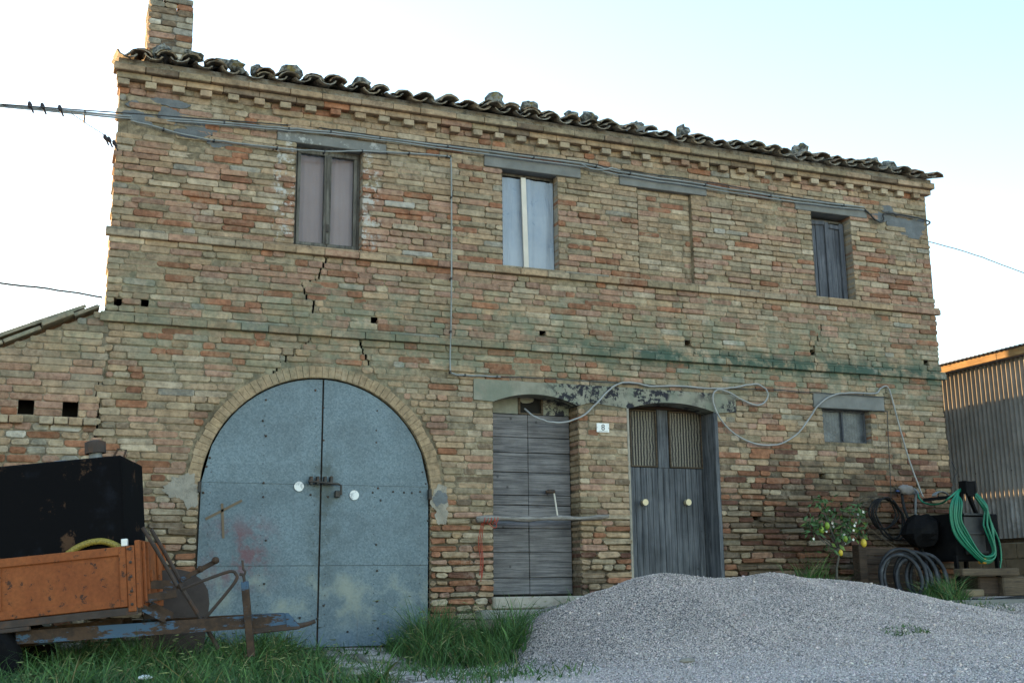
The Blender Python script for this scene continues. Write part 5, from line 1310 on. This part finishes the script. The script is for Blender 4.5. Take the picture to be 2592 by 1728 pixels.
# ================================================================== LEMON TREE
R_ = random.Random(21); YL = -.4
def lp(u, v, Y=YL): return at(2040 + u * .23469, 1180 + v * .23469, Y)
lem = thing('lemon_tree', 'young lemon tree with white blossom and a few lemons by the wall', 'tree', tuple(lp(340, 1210)))
b = lp(338, 1250); f = lp(348, 870); m = MB(); m.tube(smooth_path([b, lp(332, 1100), lp(352, 980), f], 4), [.013] * 4 + [.012] * 4 + [.011] * 4 + [.010], 7); tr = m.build('trunk', MAT['bark'], lem, True)
tips = [(150, 380), (215, 420), (290, 470), (60, 590), (120, 640), (30, 640), (200, 660), (265, 600), (330, 680), (420, 560), (480, 450), (560, 470), (600, 500), (520, 640), (430, 640), (590, 700), (360, 760), (470, 690), (290, 860), (420, 780), (100, 720), (540, 560), (380, 600), (200, 520)]
tipw = []
for (u, v) in tips:
    q = lp(u, v, YL + R_.uniform(-.16, .14)); tipw.append(q); mid = (f * .45 + q * .55) + np.array([R_.uniform(-.03, .03), 0, -.03]); m = MB(); m.tube(smooth_path([f + np.array([0, 0, R_.uniform(-.05, .0)]), mid, q], 4), [.006, .006, .005, .005, .004, .004, .003, .003, .0025], 5); m.build('branch', MAT['bark'], lem, True)
def leafmesh(m, c, d, L, w, col):
    d = Vector(d).normalized(); s_ = d.cross(Vector((R_.uniform(-1, 1), R_.uniform(-1, 1), R_.uniform(.2, 1)))).normalized(); nn = s_.cross(d); c = Vector(c); m.col = col
    m.add([c, c + d * L * .45 + s_ * w - nn * .006, c + d * L - nn * .012, c + d * L * .45 - s_ * w - nn * .006, c + d * L * .45 + nn * .004], [(0, 4, 1), (4, 2, 1), (0, 3, 4), (4, 3, 2)])
crown = MB(); bl = MB()
for q in tipw:
    for k in range(R_.randint(9, 15)):
        c = q + np.array([R_.gauss(0, .045), R_.gauss(0, .05), R_.gauss(0, .045)]); g_ = R_.uniform(.7, 1.4)
        leafmesh(crown, c, (R_.uniform(-1, 1), R_.uniform(-1, .6), R_.uniform(-.8, .5)), R_.uniform(.055, .095), R_.uniform(.014, .023), (.045 * g_, .095 * g_, .03 * g_) if R_.random() > .12 else (.12, .19, .04))
    if R_.random() < .45:
        for k in range(R_.randint(1, 3)):
            c = Vector(q + np.array([R_.gauss(0, .045), R_.gauss(-.02, .04), R_.gauss(0, .045)]))
            for j in range(5):
                a = 2 * math.pi * j / 5; d = Vector((math.cos(a), -.5, math.sin(a))) * .015; e_ = Vector((math.cos(a + 1.2), -.3, math.sin(a + 1.2))) * .009
                bl.add([c, c + d * .6 + e_, c + d, c + d * .6 - e_], [(0, 1, 2, 3)])
crown.build('crown', MAT['leaf'], lem, kind='stuff', tint=True); bl.build('blossoms', MAT['petal'], lem, kind='stuff')
for (u, v, r, mt) in ((622, 825, .040, 'lemon'), (375, 930, .030, 'lemon'), (228, 640, .034, 'lemon_g'), (168, 685, .034, 'lemon_g'), (425, 780, .030, 'lemon_g')):
    c = lp(u, v, YL - .12); m = MB(); m.ball(c, r, 10, 8, (.8, .8, 1.15)); m.build('lemon', MAT[mt], lem, True)

# ================================================================== THINGS ON THE FACADE
def fd(u, v, Y=-.03): return atd(u, v, Y)
a, b = fd(1095, 1195, -.06), fd(1398, 1184, -.06); pts = [a + (b - a) * t + np.array([0, .0, .012 * math.sin(5 * t + 1) + .006 * math.sin(13 * t)]) for t in np.linspace(0, 1, 14)]
m = MB(); m.tube(pts, [.030 + .006 * math.sin(1.7 * i) - .0009 * i for i in range(14)], 8); solo(m, 'wooden_pole', MAT['pole_wood'], 'bleached crooked wooden pole fixed across the weathered door', 'pole', smooth=True)
m = MB(); p = fd(1118, 1194, -.06)
for k in range(5):
    x = p[0] - .035 + .03 * k; m.tube([(x + .036 * math.sin(t) * .3 + .02 * k * math.sin(t / 2) * .2, p[1] + .036 * math.cos(t), p[2] + .038 * math.sin(t)) for t in np.linspace(0, 6.28, 11)], .0045, 5)
m.tube(smooth_path([(p[0] + .01, p[1] - .03, p[2] - .03), (p[0] + .05, p[1] - .04, p[2] - .07), (p[0] + .09, p[1] - .03, p[2] - .06), (p[0] + .07, p[1] - .03, p[2] + .02)], 5), .0045, 5)
for dx in (-.012, .0, .012):
    m.tube(smooth_path([(p[0] - .05 + dx, p[1] - .02, p[2] - .03), (p[0] - .055 + dx * 1.5, -.02, p[2] - .2), (p[0] - .035 + dx * R_.uniform(.3, 1.5), -.018, p[2] - .38), (p[0] - .048 + dx, -.018, p[2] - .52 - R_.uniform(0, .08))], 5), .0038, 5)
solo(m, 'red_twine', MAT['red'], 'red twine knotted round the pole end with loose strands hanging', 'twine')
br = thing('scraper', 'small tool with white handle and dark head standing on the pole', 'tool', tuple(fd(1280, 1185, .1)))
m = MB(); m.tube([fd(1281, 1186, .12), fd(1272, 1128, .16)], .009, 7); m.build('handle', MAT['batten'], br)
a, b = fd(1254, 1129, .15), fd(1274, 1128, .15); m = MB(); m.tube([a, (a * .7 + b * .3), b], [.014, .022, .018], 8); m.build('head', MAT['iron'], br)
# house number
x0, z1 = fd(1370, 971, -.012)[0::2]; x1, z0 = fd(1399, 993, -.012)[0::2]
np_ = thing('house_number_plate', 'white enamel plate reading 8 between the two wooden doors', 'house number', ((x0 + x1) / 2, -.012, z0))
m = MB(); m.box(x0, x1, -.018, -.008, z0, z1, .002); m.build('plate', MAT['white'], np_)
fc = bpy.data.curves.new('digit', 'FONT'); fc.body = '8'; fc.size = .088; fc.extrude = .001; fc.align_x = 'CENTER'
fo = bpy.data.objects.new('digit_tmp', fc); COL.objects.link(fo); bpy.context.view_layer.update()
me = bpy.data.meshes.new_from_object(fo.evaluated_get(bpy.context.evaluated_depsgraph_get())); bpy.data.objects.remove(fo)
do = bpy.data.objects.new('digit', me); COL.objects.link(do); me.materials.clear(); me.materials.append(MAT['ink']); do.parent = np_; do.location = (0, -.0075, .021); do.rotation_euler = (RAD(90), 0, 0)
m = MB(); m.box(x0 + .02, x1 - .02, -.0195, -.0182, z0 + .010, z0 + .013); m.build('printed_line', MAT['ink'], np_)
for sx in (x0 + .007, x1 - .007): m = MB(); m.disc((sx, -.0195, (z0 + z1) / 2), .003, 'y', .003, 8); m.build('screw', MAT['ink'], np_)

def cable(pts, r, mat, lab, name='cable', n=6, sub=6, group=None, cat='cable', clips=0):
    pts = [np.array(p, float) for p in pts]; rc = random.Random(len(lab)); dense = smooth_path(pts, sub)
    for i in range(2, len(dense) - 2): dense[i] = dense[i] + np.array([0, 0, rc.gauss(0, .0022)])
    m = MB(); m.tube(dense, r, n); o = solo(m, name, MAT[mat], lab, cat, group, True)
    if clips:
        for k in range(clips, len(dense) - 1, clips):
            p = dense[k]; c_ = MB(); c_.box(p[0] - .008, p[0] + .008, p[1] - r - .003, -.002, p[2] - r - .005, p[2] + r + .004, .002); c_.build('cable_clip', MAT['cable_b'], o)
    return o
MAIN = [(275, 268), (450, 279), (640, 295), (760, 305), (900, 322), (1100, 347), (1335, 378), (1420, 396), (1620, 427), (1800, 455), (1985, 478)]
far = np.array([-9.0, -3.0, 5.6])
L_ = at(0, 266, -.9); L2 = at(0, 268, -.9)
cable([at(-400, 244, -2.6), L_] + [fd(u, v - 2, -.035) for u, v in MAIN], .0095, 'cable', 'upper of the twin grey cables strung under the eaves', clips=5)
cable([at(-400, 250, -2.6), L2 + np.array([0, 0, -.008])] + [fd(u, v + 3 + (2 if 1000 < u < 1900 else 0), -.04) for u, v in MAIN[:-1]] + [fd(1985, 482, -.04)], .008, 'cable', 'lower of the twin grey cables strung under the eaves')
cable([at(0, 264, -.9)] + [fd(u, v - 7 + 3 * math.sin(u), -.03) for u, v in MAIN[2:-1]] + [fd(1970, 474, -.03)], .006, 'cable_b', 'thin black wire tied along the twin grey cables')
cable([fd(1335, 376, -.035), fd(1352, 386, -.06), fd(1378, 390, -.06), fd(1405, 387, -.05), fd(1425, 392, -.04)], .009, 'cable', 'short slack grey loop bridging the second and third lintels')
cable([fd(1985, 480), fd(1998, 492), fd(2012, 506), fd(2024, 510), fd(2030, 504), fd(2029, 494), fd(2040, 490), fd(2080, 495), fd(2133, 508), np.array([9.86, .1, fd(2140, 509)[2]])], .011, 'cable_b', 'dark cable end looping down at the right corner of the facade')
cable([fd(300, 277), fd(360, 292), fd(450, 315), fd(560, 331), fd(683, 344, -.05), fd(760, 348, -.06), fd(832, 347, -.05), fd(920, 351), fd(1015, 358), fd(1030, 360), fd(1036, 372), fd(1037, 480), fd(1037, 640, -.055), fd(1036, 740), fd(1034, 840), fd(1042, 858), fd(1090, 862), fd(1150, 865)], .0085, 'cable', 'thin grey cable crossing the first window lintel and dropping down the wall', sub=5, clips=6)
cable([fd(1150, 865), fd(1230, 867), fd(1330, 873), fd(1440, 880), fd(1600, 890), fd(1750, 893), fd(1900, 903), fd(2036, 912)], .0045, 'cable_b', 'thin black wire running along the top of the stained door lintels')
WH = [(1205, 938, .12), (1225, 955, .02), (1256, 967, -.05), (1285, 970, -.06), (1310, 966, -.05), (1345, 950, -.04), (1380, 915, -.03), (1408, 888, -.03), (1436, 878, -.03), (1470, 882, -.03), (1500, 887, -.03), (1560, 886, -.03), (1640, 892, -.03), (1690, 889, -.04), (1732, 882, -.04), (1755, 890, -.05), (1764, 906, -.05), (1756, 924, -.05), (1735, 930, -.05), (1705, 918, -.05), (1670, 899, -.05), (1648, 895, -.045), (1638, 906, -.045), (1640, 930, -.04), (1655, 962, -.04), (1680, 990, -.045), (1715, 1012, -.05), (1755, 1022, -.05), (1795, 1018, -.05), (1832, 995, -.05), (1858, 962, -.05), (1880, 930, -.045), (1912, 908, -.04), (1950, 902, -.035), (2010, 903, -.035), (2022, 892, -.03), (2036, 887, -.03), (2046, 905, -.03), (2062, 965, -.04), (2088, 1055, -.05), (2112, 1120, -.1), (2120, 1140, -.12)]
cable([fd(u, v, y) for u, v, y in WH], .0095, 'cable_w', 'pale cable sagging in a long loop from the door transom to the tap', sub=4, n=7)
cable([fd(2000, 943), fd(2035, 944), fd(2038, 950), fd(2040, 1000), fd(2044, 1080), fd(2047, 1146)], .005, 'cable_b', 'thin black wire dropping straight beside the small low window')
cable([fd(2186, 1060, -.02), fd(2192, 1072, -.05), fd(2198, 1085, -.06), fd(2193, 1095, -.05), fd(2192, 1130, -.04)], .006, 'cable_b', 'short black wire curling at the lower right corner of the house')
cable([np.array([XR - .02, .1, at(2135 * K, 546 * K, 0)[2]]), atd(2240, 585, -.3), atd(2352, 627, -.6), atd(2700, 740, -1.6)], .006, 'cable', 'single wire leaving the right end of the house against the sky', 'overhead_wire', cat='wire')
cable([atd(-300, 610, -1.2), atd(0, 651, -.5), atd(110, 663, -.2), atd(235, 683, -.02)], .009, 'cable_b', 'single dark wire reaching the house wall above the lean-to roof', 'overhead_wire', cat='wire')
cable([atd(165, 262, -.45), atd(205, 288, -.3), atd(240, 312, -.2), atd(270, 336, -.02)], .004, 'wire', 'fine slack wire slanting to the upper left corner of the house', 'overhead_wire', cat='wire')
BW = [(68, 243, -.66, 'dark small bird on the main cable, outermost of three'), (97, 246, -.58, 'dark small bird on the main cable, middle of three'), (137, 251, -.5, 'dark small bird on the main cable, nearest to the slanting wire'), (241, 318, -.19, 'dark small bird on the slanting wire, highest of three'), (250, 323, -.14, 'dark small bird on the slanting wire, middle of three'), (262, 331, -.07, 'dark small bird on the slanting wire, closest to the wall')]
for u, v, y, lab in BW:
    p = atd(u, v, y); b_ = thing('bird', lab, 'bird', tuple(p), 'small birds on the wires'); m = MB(); k_ = .7
    m.tube([p + np.array(q) * k_ for q in [(.028, .004, -.038), (.014, 0, -.012), (.002, 0, .012), (-.002, 0, .030), (-.003, -.002, .044), (-.004, -.003, .054)]], [.004, .015, .020, .0165, .0125, .005], 8); m.build('body', MAT['bird'], b_, True)
    m = MB(); m.tube([p + np.array(q) * k_ for q in [(-.012, -.003, .045), (-.026, -.004, .043)]], [.0045, .001], 6); m.build('beak', MAT['bird'], b_)
    m = MB(); m.obox(p + np.array((.022, .003, -.028)) * k_, p + np.array((.05, .006, -.085)) * k_, .016, .004, (0, 1, 0)); m.build('tail', MAT['bird'], b_)
# pale stone beside the steps, plate on the upper left wall
p = at(1236, 1585, -.75); m = MB(); m.ball((p[0], p[1], p[2] - .02), .13, 10, 6, (1.35, 1, .62), .12, R_); solo(m, 'field_stone', MAT['block'], 'pale rough stone lying in the grass by the doorsteps', 'stone')
for (u, v, y, r, lab) in ((1740, 1640, -3.2, .045, 'pale flat stone lying on the foot of the gravel heap'), (905, 1668, -1.9, .06, 'pale flat stone on the bare patch before the metal door'), (366, 1716, -2.55, .035, 'small white scrap lying in the grass below the trailer')):
    p = at(u, v, y); zz = zmax(p[0], p[1]) if u != 366 else p[2]; m = MB(); m.ball((p[0], p[1], zz + r * .2), r, 9, 6, (1.3, 1, .45), .15, R_); solo(m, 'flat_stone' if u != 366 else 'litter', MAT['plaster' if u != 366 else 'white'], lab, 'stone' if u != 366 else 'litter')
for u, v, lab in ((845, 342, 'pale half round insulator on the wall under the cables, lower one'), (808, 322, '')):
    if not lab: continue
    p = at(u * .38265, v * .38265 * 2.59, -.02)

# ================================================================== GRASS
def blades(seed, spots, mat_name, name, label, heads=0):
    rng = np.random.default_rng(seed); Vs, Fs, Cs = [], [], []; nb = 0
    for (n, x0, x1, y0, y1, hlo, hhi, cond) in spots:
        X = rng.uniform(x0, x1, n); Y = rng.uniform(y0, y1, n)
        k = np.array([cond(x, y) for x, y in zip(X, Y)]) if cond else np.ones(n, bool)
        keep = rng.random(n) < k; X, Y = X[keep], Y[keep]; kk = np.asarray(k, float)[keep]; n = len(X)
        Z = np.array([zmax(x, y) for x, y in zip(X, Y)]) - .01
        cl = .72 + .4 * np.sin(7 * X + 2.3 * Y) * np.sin(6 * Y - 2 * X) + .2 * np.sin(17 * X) * np.sin(15 * Y)
        H = rng.uniform(hlo, hhi, n) * (.55 + .45 * kk) * np.clip(cl, .35, 1.15); A = rng.uniform(0, 2 * np.pi, n); B = rng.uniform(.2, 1.15, n) * H; W_ = rng.uniform(.0022, .0052, n); wide = rng.random(n) < .17; W_[wide] *= rng.uniform(2.0, 3.6, wide.sum()); H[wide] *= .7
        dx, dy = np.cos(A), np.sin(A); T = rng.uniform(0, 2 * np.pi, n); wx, wy = np.cos(T), np.sin(T)
        ts = np.array([0, .4, .75, 1.0]); ws = np.array([1, .9, .55, .06]); R = []
        for t, w in zip(ts, ws):
            cx = X + dx * B * t ** 2; cy = Y + dy * B * t ** 2; cz = Z + H * (t - .22 * t * t * (B / H))
            R += [np.stack([cx - wx * W_ * w, cy - wy * W_ * w, cz], 1), np.stack([cx + wx * W_ * w, cy + wy * W_ * w, cz], 1)]
        V = np.stack(R, 1).reshape(-1, 3); base = np.arange(n)[:, None, None] * 8
        F = np.array([(0, 1, 3, 2), (2, 3, 5, 4), (4, 5, 7, 6)])[None] + base
        g_ = rng.uniform(.5, 1.5, (n, 1)); col = np.array([.05, .112, .031]) * g_; dry = rng.random(n) < .09; col[dry] = np.array([.20, .17, .075]) * g_[dry]
        young = rng.random(n) < .2; col[young] = np.array([.085, .16, .045]) * g_[young]
        Vs.append(V); Fs.append(F.reshape(-1, 4) + nb); Cs.append(np.repeat(col, 8, 0)); nb += len(V)
        if heads and hhi > .25:
            idx = rng.choice(n, int(n * heads), replace=False)
            for i in idx:
                d0 = np.array([dx[i] * (B[i] * .9 + .08), dy[i] * (B[i] * .9 + .08), .05 - .12 * rng.random()]); d0 /= np.linalg.norm(d0) + 1e-9
                tip = np.array([X[i] + dx[i] * B[i], Y[i] + dy[i] * B[i], Z[i] + H[i] * (1 - .22 * B[i] / H[i])]); L = rng.uniform(.04, .08); s_ = np.cross(d0, [0, 0, 1]); s_ /= np.linalg.norm(s_) + 1e-9; u_ = np.cross(s_, d0); w = .0042
                P = [tip, tip + d0 * L * .35 + s_ * w, tip + d0 * L * .35 + u_ * w, tip + d0 * L * .35 - s_ * w, tip + d0 * L * .35 - u_ * w, tip + d0 * L]
                Vs.append(np.array(P)); Fs.append(np.array([(0, 1, 5, 2), (0, 2, 5, 3), (0, 3, 5, 4), (0, 4, 5, 1)]) + nb); Cs.append(np.tile(np.array([.21, .25, .10]) * rng.uniform(.7, 1.2), (6, 1))); nb += 6
    o = np_mesh(name, np.concatenate(Vs), np.concatenate(Fs), MAT[mat_name], np.concatenate(Cs)); return tag(o, label, 'grass', kind='stuff')
def bare(x, y):
    d = ((x - 2.35) / .55) ** 2 + ((y + 2.0) / .5) ** 2
    return max(0.0, min(1.0, (d - .6) * 1.5))
def c_left(x, y):
    n_ = .6 + .4 * math.sin(5 * x + 2 * y) * math.sin(4 * y - x); return max(0, min(1, n_ * bare(x, y)))
blades(31, [(15000, -1.8, 2.15, -3.3, -.9, .16, .40, c_left), (7000, -1.8, 2.0, -1.1, -.08, .16, .40, lambda x, y: .8), (2500, 1.4, 3.0, -2.6, -.25, .06, .18, lambda x, y: .55 * bare(x, y)), (1800, 1.6, 2.2, -1.6, -.3, .12, .3, lambda x, y: .6), (1600, .55, 1.75, -1.9, -1.15, .25, .45, lambda x, y: .9)], 'grass', 'barley_grass', 'tall wild barley growing under and before the trailer', .08)
CM_ = atd(1045, 1440, -.8)
def c_mid(x, y):
    d = ((x - CM_[0]) / .62) ** 2 + ((y + .85) / .85) ** 2; return max(0, 1 - d) ** .6 if d < 1 else 0
blades(32, [(9000, 2.4, 4.1, -1.8, -.05, .28, .58, c_mid), (260, 3.7, 4.7, -.9, -.36, .10, .28, lambda x, y: .5), (2500, 2.6, 4.0, -3.0, -1.4, .06, .2, lambda x, y: .55 * max(0, 1 - ((x - 3.1) / .75) ** 2))], 'grass', 'grass_clump', 'lush green grass clump between the metal door and the doorsteps', .06)
CH_ = at(2388, 1500, -1.1)
def c_hop(x, y): return max(0, 1 - ((x - CH_[0]) / .26) ** 2 - ((y + 1.1) / .3) ** 2)
blades(33, [(3200, CH_[0] - .4, CH_[0] + .4, -1.5, -.7, .18, .36, c_hop), (500, CH_[0] - .2, CH_[0] + .5, -1.6, -1.2, .06, .16, lambda x, y: .6)], 'grass', 'grass_tuft', 'grass tuft at the right end of the gravel heap by the pipe coil')
blades(34, [(800, 7.3, 8.1, -.45, -.1, .2, .55, lambda x, y: .8)], 'grass', 'weeds', 'weeds growing round the foot of the lemon tree')
blades(35, [(220, 6.05, 6.4, -3.3, -3.05, .03, .09, lambda x, y: .8)], 'grass', 'weed_tuft', 'tiny green weed tuft on the face of the gravel heap')
